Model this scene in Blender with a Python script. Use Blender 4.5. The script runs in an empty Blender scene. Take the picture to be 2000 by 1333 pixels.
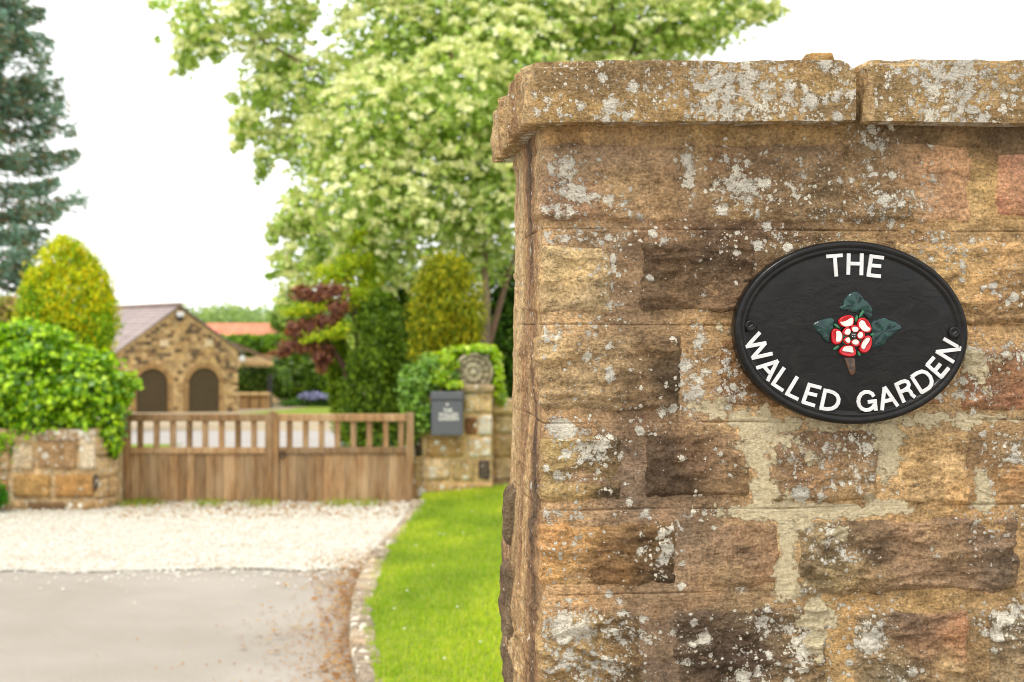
import bpy, math, random
import numpy as np
from mathutils import Vector

SC = bpy.context.scene
COL = SC.collection
R = math.radians

# ------------------------------------------------------------------ camera
EYE = 1.85
FPX = 2778.0            # focal length in photograph pixels (50 mm on a 36 mm wide frame)
cd = bpy.data.cameras.new("camera")
cam = bpy.data.objects.new("camera", cd)
COL.objects.link(cam)
cam.location = (0, 0, EYE)
cam.rotation_euler = (R(90), 0, 0)
cd.lens = 50.0
cd.sensor_width = 36.0
cd.shift_y = -33.5 / 2000.0
cd.clip_start = 0.05
cd.clip_end = 3000
cd.dof.use_dof = True
cd.dof.focus_distance = 2.39
cd.dof.aperture_fstop = 6.0
SC.camera = cam

# ------------------------------------------------------------------ sky, sun, exposure
SUN_FROM = Vector((-0.30, -0.40, 0.87)).normalized()
w = bpy.data.worlds.new("World")
SC.world = w
w.use_nodes = True
wn = w.node_tree
wn.nodes.clear()
wo = wn.nodes.new("ShaderNodeOutputWorld")
wb = wn.nodes.new("ShaderNodeBackground")
sky = wn.nodes.new("ShaderNodeTexSky")
sky.sky_type = 'NISHITA'
sky.sun_disc = False
sky.sun_elevation = math.asin(SUN_FROM.z)
sky.sun_rotation = math.atan2(SUN_FROM.x, SUN_FROM.y)
mixw = wn.nodes.new("ShaderNodeMixRGB")
mixw.inputs[0].default_value = 0.90          # overcast: a bright white cloud sheet veils the blue
mixw.inputs[2].default_value = (12.6, 12.6, 12.5, 1)
wn.links.new(sky.outputs[0], mixw.inputs[1])
wn.links.new(mixw.outputs[0], wb.inputs[0])
wb.inputs[1].default_value = 0.10
wn.links.new(wb.outputs[0], wo.inputs[0])

sd = bpy.data.lights.new("sun", 'SUN')
sd.energy = 1.4
sd.angle = R(16)
sd.color = (1.0, 0.95, 0.87)
sun = bpy.data.objects.new("sun", sd)
COL.objects.link(sun)
sun.rotation_euler = (-SUN_FROM).to_track_quat('-Z', 'Y').to_euler()

SC.view_settings.view_transform = 'Standard'
SC.view_settings.look = 'None'
SC.view_settings.exposure = 0.56
SC.view_settings.gamma = 1.0
SC.view_settings.use_curve_mapping = False
SC.render.engine = 'CYCLES'
SC.cycles.use_denoising = True
SC.cycles.pixel_filter_type = 'BLACKMAN_HARRIS'
SC.cycles.filter_width = 0.95
SC.cycles.max_bounces = 6
SC.cycles.diffuse_bounces = 3
SC.cycles.glossy_bounces = 3
SC.cycles.transmission_bounces = 4

# ------------------------------------------------------------------ helpers
ORG = {}


def P(u, v, Y):
    """photograph pixel at depth Y -> point of the world"""
    return ((u - 1000.0) / FPX * Y, Y, EYE - (v - 633.0) / FPX * Y)


def L3(c):
    """sRGB 0-255 -> linear"""
    out = []
    for x in c:
        x = x / 255.0
        out.append(x / 12.92 if x <= 0.04045 else ((x + 0.055) / 1.055) ** 2.4)
    return tuple(out)


def link(o, parent=None):
    COL.objects.link(o)
    if parent is not None:
        o.parent = parent
    return o


def thing(name, label, cat, loc=(0, 0, 0), group=None):
    o = bpy.data.objects.new(name, None)
    o.empty_display_size = 0.2
    COL.objects.link(o)
    o.location = loc
    ORG[o.name] = Vector(loc)
    tag(o, label, cat, group)
    return o


def tag(o, label, cat, group=None):
    o['label'] = label
    o['category'] = cat
    if group:
        o['group'] = group
    return o


def org(parent):
    return ORG[parent.name] if parent is not None else Vector((0, 0, 0))


def mesh(name, V, F, mat, parent=None, smooth=False, tint=None, attrs=None, kind=None, label=None):
    """link one mesh object; vertices are given in world coordinates"""
    V = np.asarray(V, dtype=np.float64).reshape(-1, 3)
    o0 = org(parent)
    V = V - np.array(o0)
    me = bpy.data.meshes.new(name)
    if isinstance(F, np.ndarray):
        n = len(F)
        k = F.shape[1]
        me.vertices.add(len(V))
        me.vertices.foreach_set("co", V.astype(np.float32).ravel())
        me.loops.add(n * k)
        me.loops.foreach_set("vertex_index", F.astype(np.int32).ravel())
        me.polygons.add(n)
        me.polygons.foreach_set("loop_start", np.arange(0, n * k, k, dtype=np.int32))
        me.update(calc_edges=True)
    else:
        me.from_pydata([tuple(v) for v in V], [], F)
        me.update()
    if smooth:
        me.polygons.foreach_set("use_smooth", np.ones(len(me.polygons), dtype=bool))
    if tint is not None:
        a = me.attributes.new("tint", 'FLOAT_COLOR', 'POINT')
        t = np.asarray(tint, dtype=np.float32)
        if t.ndim == 1:
            t = np.tile(t[None, :3], (len(V), 1))
        t4 = np.ones((len(V), 4), dtype=np.float32)
        t4[:, :3] = t[:, :3]
        a.data.foreach_set("color", t4.ravel())
    if attrs:
        for k_, val in attrs.items():
            a = me.attributes.new(k_, 'FLOAT', 'POINT')
            a.data.foreach_set("value", np.broadcast_to(np.asarray(val, dtype=np.float32), (len(V),)).copy())
    if mat:
        me.materials.append(mat)
    o = bpy.data.objects.new(name, me)
    link(o, parent)
    ORG[o.name] = o0
    if kind:
        o['kind'] = kind
    if label:
        o['label'] = label
    return o


class MB:
    """collects several shapes into one mesh"""

    def __init__(self):
        self.V = []
        self.F = []
        self.T = []
        self.n = 0

    def add(self, V, F, tint=None):
        V = np.asarray(V, dtype=np.float64).reshape(-1, 3)
        self.V.append(V)
        for f in F:
            self.F.append(tuple(int(i) + self.n for i in f))
        if tint is not None:
            t = np.asarray(tint, dtype=np.float32)
            self.T.append(np.tile(t[None, :], (len(V), 1)) if t.ndim == 1 else t)
        self.n += len(V)

    def build(self, name, mat, parent=None, **kw):
        V = np.concatenate(self.V)
        if self.T:
            kw['tint'] = np.concatenate(self.T)
        return mesh(name, V, self.F, mat, parent, **kw)


def box(c, d, rz=0.0):
    x, y, z = d[0] / 2, d[1] / 2, d[2] / 2
    V = np.array([(-x, -y, -z), (x, -y, -z), (x, y, -z), (-x, y, -z), (-x, -y, z), (x, -y, z), (x, y, z), (-x, y, z)])
    if rz:
        ca, sa = math.cos(rz), math.sin(rz)
        V = np.stack([V[:, 0] * ca - V[:, 1] * sa, V[:, 0] * sa + V[:, 1] * ca, V[:, 2]], 1)
    V = V + np.array(c)
    F = [(0, 3, 2, 1), (4, 5, 6, 7), (0, 1, 5, 4), (1, 2, 6, 5), (2, 3, 7, 6), (3, 0, 4, 7)]
    return V, F


def bevbox(c, d, b=0.005):
    """box with chamfered edges"""
    x, y, z = d[0] / 2, d[1] / 2, d[2] / 2
    V = []
    idx = {}
    for sx in (-1, 1):
        for sy in (-1, 1):
            for sz in (-1, 1):
                for ax in range(3):
                    p = [sx * x, sy * y, sz * z]
                    for k in range(3):
                        if k != ax:
                            p[k] -= (sx, sy, sz)[k] * b
                    idx[(sx, sy, sz, ax)] = len(V)
                    V.append(p)
    F = []
    S = (-1, 1)
    for ax in range(3):
        o1, o2 = [k for k in range(3) if k != ax]
        for s in S:
            q = []
            for a, bb in ((-1, -1), (1, -1), (1, 1), (-1, 1)):
                sg = [0, 0, 0]
                sg[ax] = s
                sg[o1] = a
                sg[o2] = bb
                q.append(idx[(sg[0], sg[1], sg[2], ax)])
            F.append(tuple(q))
    for ax in range(3):           # edge strips parallel to axis ax
        o1, o2 = [k for k in range(3) if k != ax]
        for a in S:
            for bb in S:
                def g(s, face):
                    sg = [0, 0, 0]
                    sg[ax] = s
                    sg[o1] = a
                    sg[o2] = bb
                    return idx[(sg[0], sg[1], sg[2], face)]
                F.append((g(-1, o1), g(1, o1), g(1, o2), g(-1, o2)))
    for sx in S:
        for sy in S:
            for sz in S:
                F.append((idx[(sx, sy, sz, 0)], idx[(sx, sy, sz, 1)], idx[(sx, sy, sz, 2)]))
    V = np.array(V) + np.array(c)
    return V, F


def tube(pts, radii, n=8):
    pts = [Vector(p) for p in pts]
    V = []
    F = []
    m = len(pts)
    for i, p in enumerate(pts):
        t = (pts[min(i + 1, m - 1)] - pts[max(i - 1, 0)])
        t.normalize()
        a = t.orthogonal() if abs(t.z) < 0.9 else Vector((1, 0, 0)).cross(t)
        a.normalize()
        b = t.cross(a)
        for k in range(n):
            an = 2 * math.pi * k / n
            q = p + (a * math.cos(an) + b * math.sin(an)) * radii[i]
            V.append(tuple(q))
    for i in range(m - 1):
        for k in range(n):
            F.append((i * n + k, i * n + (k + 1) % n, (i + 1) * n + (k + 1) % n, (i + 1) * n + k))
    F.append(tuple(range(n))[::-1])
    F.append(tuple(range((m - 1) * n, m * n)))
    return np.array(V), F


# ---- noise
def _hash(ix, iy, iz, seed):
    h = (ix.astype(np.int64) * 374761393 + iy.astype(np.int64) * 668265263 + iz.astype(np.int64) * 2147483647 + seed * 1274126177) & 0xffffffff
    h = ((h ^ (h >> 13)) * 1274126177) & 0xffffffff
    h = ((h ^ (h >> 16)) * 2246822519) & 0xffffffff
    h = h ^ (h >> 13)
    return (h & 0xffffff) / float(0xffffff)


def vnoise(x, y, z=None, seed=0):
    x = np.asarray(x, dtype=np.float64)
    y = np.asarray(y, dtype=np.float64)
    z = np.zeros_like(x) if z is None else np.asarray(z, dtype=np.float64)
    x0, y0, z0 = np.floor(x), np.floor(y), np.floor(z)
    fx, fy, fz = x - x0, y - y0, z - z0
    fx, fy, fz = fx * fx * (3 - 2 * fx), fy * fy * (3 - 2 * fy), fz * fz * (3 - 2 * fz)
    r = 0
    for dx in (0, 1):
        for dy in (0, 1):
            for dz in (0, 1):
                wgt = (fx if dx else 1 - fx) * (fy if dy else 1 - fy) * (fz if dz else 1 - fz)
                r = r + wgt * _hash(x0 + dx, y0 + dy, z0 + dz, seed)
    return r * 2 - 1


def fbm(x, y, z=None, octv=4, seed=0, gain=0.5):
    a = 1.0
    s = 0
    tot = 0
    f = 1.0
    for i in range(octv):
        s = s + a * vnoise(x * f, y * f, None if z is None else z * f, seed + i * 17)
        tot += a
        a *= gain
        f *= 2.03
    return s / tot


def sstep(a, b, x):
    t = np.clip((x - a) / (b - a), 0, 1)
    return t * t * (3 - 2 * t)


def grid_faces(nu, nv):
    i = np.arange(nu - 1)
    j = np.arange(nv - 1)
    I, J = np.meshgrid(i, j, indexing='ij')
    a = I * nv + J
    return np.stack([a, a + nv, a + nv + 1, a + 1], -1).reshape(-1, 4)


def rough_box(lo, hi, res=0.02, r=0.01, amp=0.004, scale=18.0, seed=0, octv=3, aniso=(1, 1, 1)):
    """rounded block of stone with an uneven skin"""
    lo = np.array(lo, float)
    hi = np.array(hi, float)
    n = np.maximum(2, np.ceil((hi - lo) / res).astype(int) + 1)
    V = []
    F = []
    off = 0
    for ax in range(3):
        o1, o2 = [k for k in range(3) if k != ax]
        for s in (0, 1):
            A = np.linspace(lo[o1], hi[o1], n[o1])
            B = np.linspace(lo[o2], hi[o2], n[o2])
            GA, GB = np.meshgrid(A, B, indexing='ij')
            p = np.zeros((GA.size, 3))
            p[:, o1] = GA.ravel()
            p[:, o2] = GB.ravel()
            p[:, ax] = hi[ax] if s else lo[ax]
            f = grid_faces(n[o1], n[o2])
            flip = (s == 1) == (ax == 1)
            if flip:
                f = f[:, ::-1]
            V.append(p)
            F.append(f + off)
            off += len(p)
    V = np.concatenate(V)
    F = np.concatenate(F)
    key = np.round(V * 1e5).astype(np.int64)
    _, first, inv = np.unique(key, axis=0, return_index=True, return_inverse=True)
    inv = inv.ravel()
    V = V[first]
    F = inv[F]
    rr = min(r, 0.49 * float((hi - lo).min()))
    c = np.clip(V, lo + rr, hi - rr)
    d = V - c
    ln = np.linalg.norm(d, axis=1, keepdims=True)
    nrm = d / np.maximum(ln, 1e-9)
    V = c + nrm * rr
    q = V * scale * np.array(aniso)
    h = fbm(q[:, 0], q[:, 1], q[:, 2], octv, seed)
    V = V + nrm * (h * amp)[:, None]
    return V, F


# ------------------------------------------------------------------ materials
class NT:
    def __init__(self, name):
        self.m = bpy.data.materials.new(name)
        self.m.use_nodes = True
        self.t = self.m.node_tree
        self.t.nodes.clear()
        self.out = self.t.nodes.new("ShaderNodeOutputMaterial")

    def n(self, typ, ins=None, **props):
        nd = self.t.nodes.new(typ)
        for k, v in props.items():
            setattr(nd, k, v)
        for k, v in (ins or {}).items():
            self.put(nd.inputs[k], v)
        return nd

    def put(self, sock, v):
        if hasattr(v, 'is_output'):
            self.t.links.new(v, sock)
        else:
            if isinstance(v, (tuple, list)) and len(v) == 3 and sock.type == 'RGBA':
                v = (*v, 1)
            sock.default_value = v

    def math(self, op, a, b=0.0, c=None, clamp=False):
        nd = self.n("ShaderNodeMath", operation=op, use_clamp=clamp)
        self.put(nd.inputs[0], a)
        self.put(nd.inputs[1], b)
        if c is not None:
            self.put(nd.inputs[2], c)
        return nd.outputs[0]

    def mix(self, f, a, b, blend='MIX'):
        nd = self.n("ShaderNodeMixRGB", blend_type=blend)
        self.put(nd.inputs[0], f)
        self.put(nd.inputs[1], a)
        self.put(nd.inputs[2], b)
        return nd.outputs[0]

    def ramp(self, f, a, b, lo=0.0, hi=1.0, smooth=True):
        nd = self.n("ShaderNodeMapRange", interpolation_type='SMOOTHSTEP' if smooth else 'LINEAR')
        self.put(nd.inputs[0], f)
        self.put(nd.inputs[1], a)
        self.put(nd.inputs[2], b)
        self.put(nd.inputs[3], lo)
        self.put(nd.inputs[4], hi)
        return nd.outputs[0]

    def noise(self, co, scale, detail=4.0, rough=0.55, dist=0.0):
        nd = self.n("ShaderNodeTexNoise", {"Vector": co, "Scale": scale, "Detail": detail, "Roughness": rough, "Distortion": dist})
        return nd.outputs[0]

    def coords(self, scale=None, gen='Object'):
        tc = self.n("ShaderNodeTexCoord")
        o = tc.outputs[gen]
        if scale:
            mp = self.n("ShaderNodeMapping", {"Vector": o, "Scale": scale})
            o = mp.outputs[0]
        return o

    def gray(self, v):
        nd = self.n("ShaderNodeCombineColor")
        for i in range(3):
            self.put(nd.inputs[i], v)
        return nd.outputs[0]

    def bump(self, h, strength=0.5, dist=0.01, normal=None):
        ins = {"Height": h, "Strength": strength, "Distance": dist}
        if normal is not None:
            ins["Normal"] = normal
        return self.n("ShaderNodeBump", ins).outputs[0]

    def finish(self, color, rough=0.85, spec=0.3, normal=None, metal=0.0, coat=0.0):
        b = self.n("ShaderNodeBsdfPrincipled", {"Base Color": color, "Roughness": rough, "Specular IOR Level": spec, "Metallic": metal})
        if coat:
            b.inputs["Coat Weight"].default_value = coat
        if normal is not None:
            self.put(b.inputs["Normal"], normal)
        self.t.links.new(b.outputs[0], self.out.inputs[0])
        return self.m


def attr(n, name, kind='Color'):
    return n.n("ShaderNodeAttribute", attribute_name=name).outputs[kind]


def stone_mat(name, fine=1.0, bump=0.6, gain=1.0):
    """gritstone and lime mortar: tint and lichen come with the mesh; grain, specks and crusts from noise"""
    n = NT(name)
    co = n.coords()
    co2 = n.coords((1.0, 1.0, 1.6))
    tint = n.mix(1.0, attr(n, "tint"), (gain, gain, gain, 1), 'MULTIPLY')
    lich = attr(n, "lichen", 'Fac')
    crust = attr(n, "crust", 'Fac')
    n1 = n.noise(co2, 24 * fine, 8, 0.68)
    n2 = n.noise(co, 190 * fine, 4, 0.65)
    n3 = n.noise(co2, 75 * fine, 6, 0.65)
    col = n.mix(1.0, tint, n.gray(n.ramp(n1, 0.28, 0.72, 0.50, 1.50, False)), 'MULTIPLY')
    warm = n.ramp(n.noise(co, 11 * fine, 5, 0.6), 0.42, 0.68)
    col = n.mix(n.math('MULTIPLY', warm, 0.30), col, n.mix(1.0, col, (1.16, 0.96, 0.74, 1), 'MULTIPLY'))
    grime = n.noise(n.coords((1.0, 1.0, 0.45)), 9 * fine, 7, 0.62, 0.6)
    col = n.mix(n.ramp(grime, 0.54, 0.70, 0, 0.62), col, n.mix(1.0, col, (0.46, 0.44, 0.45, 1), 'MULTIPLY'))
    dark = n.ramp(n3, 0.30, 0.47, 1.0, 0.0)
    col = n.mix(n.math('MULTIPLY', dark, 0.55), col, n.mix(1.0, col, (0.50, 0.46, 0.44, 1), 'MULTIPLY'))
    col = n.mix(1.0, col, n.gray(n.ramp(n2, 0.25, 0.75, 0.42, 1.58, False)), 'MULTIPLY')
    pit = n.ramp(n.noise(co, 420 * fine, 2, 0.5), 0.27, 0.36, 1.0, 0.0)
    col = n.mix(n.math('MULTIPLY', pit, 0.6), col, (0.03, 0.022, 0.016, 1))
    # lichen: two sizes of ragged spots
    wob = n.noise(co, 130 * fine, 4, 0.65)
    wob2 = n.noise(co, 420 * fine, 3, 0.6)
    wsum = n.math('ADD', n.math('MULTIPLY', n.math('SUBTRACT', wob, 0.5), 0.85), n.math('MULTIPLY', n.math('SUBTRACT', wob2, 0.5), 0.8))

    def spots(scale, k, r0, r1):
        v = n.n("ShaderNodeTexVoronoi", {"Vector": co, "Scale": scale * fine, "Randomness": 1.0})
        sp = n.n("ShaderNodeSeparateColor", {0: v.outputs["Color"]})
        present = n.math('LESS_THAN', sp.outputs[0], n.math('MULTIPLY', n.math('POWER', lich, 1.5), k * 1.25))
        rad = n.ramp(sp.outputs[1], 0, 1, r0, r1, False)
        d = n.math('ADD', v.outputs["Distance"], wsum)
        m = n.ramp(n.math('SUBTRACT', rad, d), -0.03, 0.05)
        return n.math('MULTIPLY', m, present)
    s1 = spots(56, 0.95, 0.08, 0.56)
    s2 = spots(118, 0.95, 0.08, 0.50)
    s3 = spots(30, 0.50, 0.02, 0.50)
    s4 = spots(240, 0.55, 0.05, 0.45)
    patch = n.noise(co, 58 * fine, 9, 0.72)
    pm = n.ramp(n.math('ADD', patch, n.math('MULTIPLY', lich, 0.35)), 0.765, 0.79)
    lm = n.math('MAXIMUM', n.math('MAXIMUM', s1, n.math('MAXIMUM', s2, s4)), n.math('MAXIMUM', s3, n.math('MULTIPLY', pm, 0.92)))
    lm = n.math('MULTIPLY', lm, n.ramp(wob2, 0.25, 0.42, 0.6, 1.0))
    lcol = n.mix(n.ramp(n.noise(co, 18 * fine, 3), 0.35, 0.65), (0.64, 0.595, 0.50, 1), (0.88, 0.81, 0.66, 1))
    lcol = n.mix(1.0, lcol, n.gray(n.ramp(n.noise(co, 340 * fine, 3, 0.7), 0.32, 0.62, 0.60, 1.12, False)), 'MULTIPLY')
    col = n.mix(lm, col, lcol)
    # thick cream crust that spreads over the pointing
    cn = n.noise(co, 40 * fine, 8, 0.66)
    cm = n.ramp(n.math('ADD', cn, n.math('MULTIPLY', crust, 0.45)), 0.68, 0.72)
    ccol = n.mix(n.noise(co, 70 * fine, 5), (0.58, 0.46, 0.27, 1), (0.84, 0.73, 0.49, 1))
    ccol = n.mix(1.0, ccol, n.gray(n.ramp(n2, 0.3, 0.7, 0.70, 1.15, False)), 'MULTIPLY')
    col = n.mix(cm, col, ccol)
    h = n.math('ADD', n.math('MULTIPLY', n1, 1.2), n.math('ADD', n.math('MULTIPLY', n3, 0.8), n.math('MULTIPLY', n2, 0.25)))
    h = n.math('ADD', h, n.math('ADD', n.math('MULTIPLY', lm, 0.22), n.math('MULTIPLY', cm, 0.30)))
    h = n.math('SUBTRACT', h, n.math('MULTIPLY', pit, 0.12))
    return n.finish(col, 0.92, 0.15, n.bump(h, bump, 0.012 / fine))


M = {}
M['stone'] = stone_mat("gritstone", 1.0, 1.0)
M['farstone'] = stone_mat("gate_gritstone", 0.30, 0.6, 1.08)


def leaf_mat(name, trans=0.45, rough=0.5, spec=0.3):
    n = NT(name)
    c = attr(n, "tint")
    p = n.n("ShaderNodeBsdfPrincipled", {"Base Color": c, "Roughness": rough, "Specular IOR Level": spec})
    t = n.n("ShaderNodeBsdfTranslucent", {"Color": n.mix(1.0, c, (1.25, 1.3, 0.7, 1), 'MULTIPLY')})
    mx = n.n("ShaderNodeMixShader", {0: trans, 1: p.outputs[0], 2: t.outputs[0]})
    n.t.links.new(mx.outputs[0], n.out.inputs[0])
    return n.m


M['leaf'] = leaf_mat("leaf", 0.5)
M['ivy'] = leaf_mat("glossy_leaf", 0.35, 0.38, 0.5)
M['needle'] = leaf_mat("needle", 0.35, 0.6, 0.25)
M['petal'] = leaf_mat("petal", 0.3, 0.7, 0.2)


def tint_mat(name, rough=0.8, spec=0.3, bscale=40, bstr=0.3, var=0.25, stretch=(1, 1, 1)):
    n = NT(name)
    co = n.coords(stretch)
    a = n.noise(co, bscale, 6, 0.6)
    b = n.noise(co, bscale * 0.17, 4, 0.6)
    c = n.mix(1.0, attr(n, "tint"), n.gray(n.ramp(a, 0.3, 0.7, 1 - var, 1 + var, False)), 'MULTIPLY')
    c = n.mix(1.0, c, n.gray(n.ramp(b, 0.3, 0.7, 1 - var, 1 + var, False)), 'MULTIPLY')
    return n.finish(c, rough, spec, n.bump(a, bstr, 0.01))


M['bark'] = tint_mat("bark", 0.9, 0.15, 30, 0.8, 0.35, (1, 1, 0.25))
M['slate'] = tint_mat("slate", 0.6, 0.4, 6, 0.3, 0.22)
M['block'] = tint_mat("building_stone", 0.9, 0.2, 14, 0.4, 0.15)
M['plain'] = tint_mat("weathered_paint", 0.55, 0.4, 30, 0.1, 0.06)


def wood_mat():
    n = NT("weathered_oak")
    co = n.coords((1, 1, 0.06))
    oi = n.n("ShaderNodeObjectInfo")
    a = n.noise(co, 70, 7, 0.65, 0.4)
    b = n.noise(n.coords((1, 1, 0.3)), 6, 4, 0.6)
    c = n.mix(n.ramp(a, 0.3, 0.7), L3((104, 76, 50)), L3((178, 138, 92)))
    c = n.mix(n.ramp(b, 0.35, 0.7, 0, 0.55), c, L3((186, 162, 126)))
    c = n.mix(1.0, c, n.gray(n.ramp(oi.outputs["Random"], 0, 1, 0.62, 1.15, False)), 'MULTIPLY')
    return n.finish(c, 0.75, 0.25, n.bump(a, 0.5, 0.006))


M['wood'] = wood_mat()


def asphalt_mat():
    n = NT("worn_asphalt")
    co = n.coords()
    a = n.noise(co, 160, 3, 0.6)
    b = n.noise(co, 0.55, 5, 0.6)
    d = n.noise(co, 9, 6, 0.65)
    c = n.mix(n.ramp(b, 0.3, 0.7), (0.305, 0.268, 0.222, 1), (0.385, 0.345, 0.295, 1))
    c = n.mix(n.ramp(d, 0.55, 0.75, 0, 0.35), c, (0.26, 0.20, 0.155, 1))
    c = n.mix(1.0, c, n.gray(n.ramp(a, 0.3, 0.7, 0.6, 1.38, False)), 'MULTIPLY')
    return n.finish(c, 0.85, 0.25, n.bump(a, 0.5, 0.004))


def gravel_mat():
    n = NT("pale_gravel")
    co = n.coords()
    v = n.n("ShaderNodeTexVoronoi", {"Vector": co, "Scale": 75.0})
    sp = n.n("ShaderNodeSeparateColor", {0: v.outputs["Color"]})
    c = n.mix(sp.outputs[0], (0.53, 0.50, 0.42, 1), (0.66, 0.645, 0.58, 1))
    c = n.mix(n.math('GREATER_THAN', sp.outputs[1], 0.87), c, (0.40, 0.27, 0.15, 1))
    p = n.noise(n.coords((1, 2.0, 1)), 0.9, 5, 0.6)
    c = n.mix(n.ramp(p, 0.50, 0.70, 0, 0.55), c, (0.46, 0.38, 0.27, 1))
    sp2 = n.n("ShaderNodeSeparateXYZ", {0: co})
    dirt = n.math('ADD', sp2.outputs[1], n.math('MULTIPLY', n.noise(n.coords((0.6, 1, 1)), 1.6, 6, 0.65), 2.4))
    c = n.mix(n.ramp(dirt, 14.7, 16.0, 0, 0.75), c, n.mix(sp.outputs[2], (0.22, 0.165, 0.10, 1), (0.42, 0.35, 0.25, 1)))
    h = n.ramp(v.outputs["Distance"], 0.0, 0.6, 1.0, 0.0)
    return n.finish(c, 0.9, 0.2, n.bump(h, 0.7, 0.012))


def soil_mat(name, c0, c1, scale=3):
    n = NT(name)
    co = n.coords()
    a = n.noise(co, scale, 8, 0.65)
    c = n.mix(n.ramp(a, 0.3, 0.7), c0, c1)
    return n.finish(c, 0.95, 0.1, n.bump(a, 0.4, 0.03))


M['asphalt'] = asphalt_mat()
M['gravel'] = gravel_mat()
M['turf'] = soil_mat("turf", (0.14, 0.205, 0.016, 1), (0.23, 0.28, 0.035, 1), 7)
M['earth'] = soil_mat("earth", (0.07, 0.075, 0.03, 1), (0.15, 0.13, 0.06, 1), 2)
M['concrete'] = soil_mat("pale_concrete", (0.34, 0.31, 0.28, 1), (0.42, 0.39, 0.355, 1), 1.5)
M['path'] = soil_mat("sandy_path", (0.33, 0.26, 0.16, 1), (0.42, 0.34, 0.23, 1), 2)


def black_paint():
    n = NT("black_gloss_paint")
    co = n.coords((1, 1, 1.8))
    a = n.noise(co, 22, 7, 0.6, 1.4)
    b = n.noise(n.coords(), 300, 2, 0.5)
    d = n.noise(n.coords((1, 1, 2.0)), 9, 4, 0.6)
    c = n.mix(n.ramp(a, 0.35, 0.7), (0.007, 0.007, 0.0075, 1), (0.015, 0.0135, 0.012, 1))
    h = n.math('ADD', a, n.math('MULTIPLY', b, 0.10))
    return n.finish(c, n.ramp(d, 0.3, 0.7, 0.20, 0.38), 0.26, n.bump(h, 0.28, 0.003))


def enamel(name, c, rough=0.28, bs=120, b=0.15, var=0.0, c2=None):
    n = NT(name)
    co = n.coords()
    a = n.noise(co, bs, 4, 0.6)
    col = c
    if c2:
        col = n.mix(n.ramp(n.noise(co, bs * 0.7, 4, 0.6), 0.38, 0.62), c, c2)
    return n.finish(col, rough, 0.5, n.bump(a, b, 0.002))


M['black'] = black_paint()
M['white'] = enamel("white_enamel", (0.70, 0.70, 0.71, 1), 0.4, 60, 0.15, c2=(0.62, 0.62, 0.61, 1))
M['red'] = enamel("red_enamel", (0.56, 0.010, 0.018, 1), 0.25)
M['cream'] = enamel("cream_enamel", (0.80, 0.76, 0.68, 1), 0.35)
M['rosegreen'] = enamel("dark_green_enamel", (0.004, 0.020, 0.024, 1), 0.16, 90, 0.6, c2=(0.008, 0.050, 0.038, 1))
M['sepal'] = enamel("green_enamel", (0.03, 0.16, 0.07, 1), 0.3, 150, 0.3)
M['stem'] = enamel("brown_enamel", (0.12, 0.055, 0.025, 1), 0.4, 100, 0.5, c2=(0.045, 0.035, 0.03, 1))
M['grey'] = enamel("anthracite_paint", L3((88, 90, 96)), 0.45, 60, 0.03)
M['lettering'] = enamel("pale_lettering", (0.75, 0.72, 0.66, 1), 0.5)
_n = NT("bronze_shutter")
M['shutter'] = _n.finish(_n.mix(_n.noise(_n.coords(), 8, 4), L3((72, 62, 44)), L3((90, 78, 58))), 0.8, 0.1)
M['iron'] = enamel("black_iron", (0.02, 0.02, 0.022, 1), 0.5)

# ------------------------------------------------------------------ terrain
SL = 0.0422
Y0 = 15.2


def gz(y):
    y = np.asarray(y, float)
    return -SL * (np.clip(y, Y0, 100.0) - Y0)


def sheet(name, xs, ys, dz, mat, xfun=None, kind='structure', und=0.0):
    """ground sheet following the terrain, dz above it"""
    X, Yg = np.meshgrid(xs, ys, indexing='ij')
    if xfun is not None:
        X = xfun(X, Yg)
    Z = gz(Yg) + dz
    if und:
        Z = Z + und * fbm(X * 0.6, Yg * 0.6, None, 3, 5)
    V = np.stack([X, Yg, Z], -1).reshape(-1, 3)
    return mesh(name, V, grid_faces(len(xs), len(ys)), mat, None, True, kind=kind)


ground = sheet("ground", np.linspace(-600, 600, 41), np.concatenate([[-300, -60, -10, 0, 5, 10, Y0], np.linspace(20, 100, 17), [130, 200, 400, 900]]), -0.004, M['earth'])

KERB = [(4.2, 2.42), (1.0, 2.11), (0.22, 2.06), (-0.06, 2.22), (-0.20, 2.60), (-0.29, 3.2), (-0.38, 4.2), (-0.50, 5.4), (-0.64, 6.5),
        (-0.787, 7.34), (-0.90, 8.07), (-0.967, 8.61), (-1.04, 9.57), (-1.076, 10.66), (-1.05, 11.63), (-0.985, 12.95), (-0.99, 14.3)]
KY = np.array([p[1] for p in KERB[3:]])
KX = np.array([p[0] for p in KERB[3:]])


def kerb_x(y):
    return np.interp(y, KY, KX)


def gravel_edge(x):
    # asphalt ends against the gravel on a slightly skewed line
    return 10.72 + 0.055 * (x + 2.5) + 0.10 * fbm(x * 1.7, np.zeros_like(np.asarray(x, float)), None, 4, 19)


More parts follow.
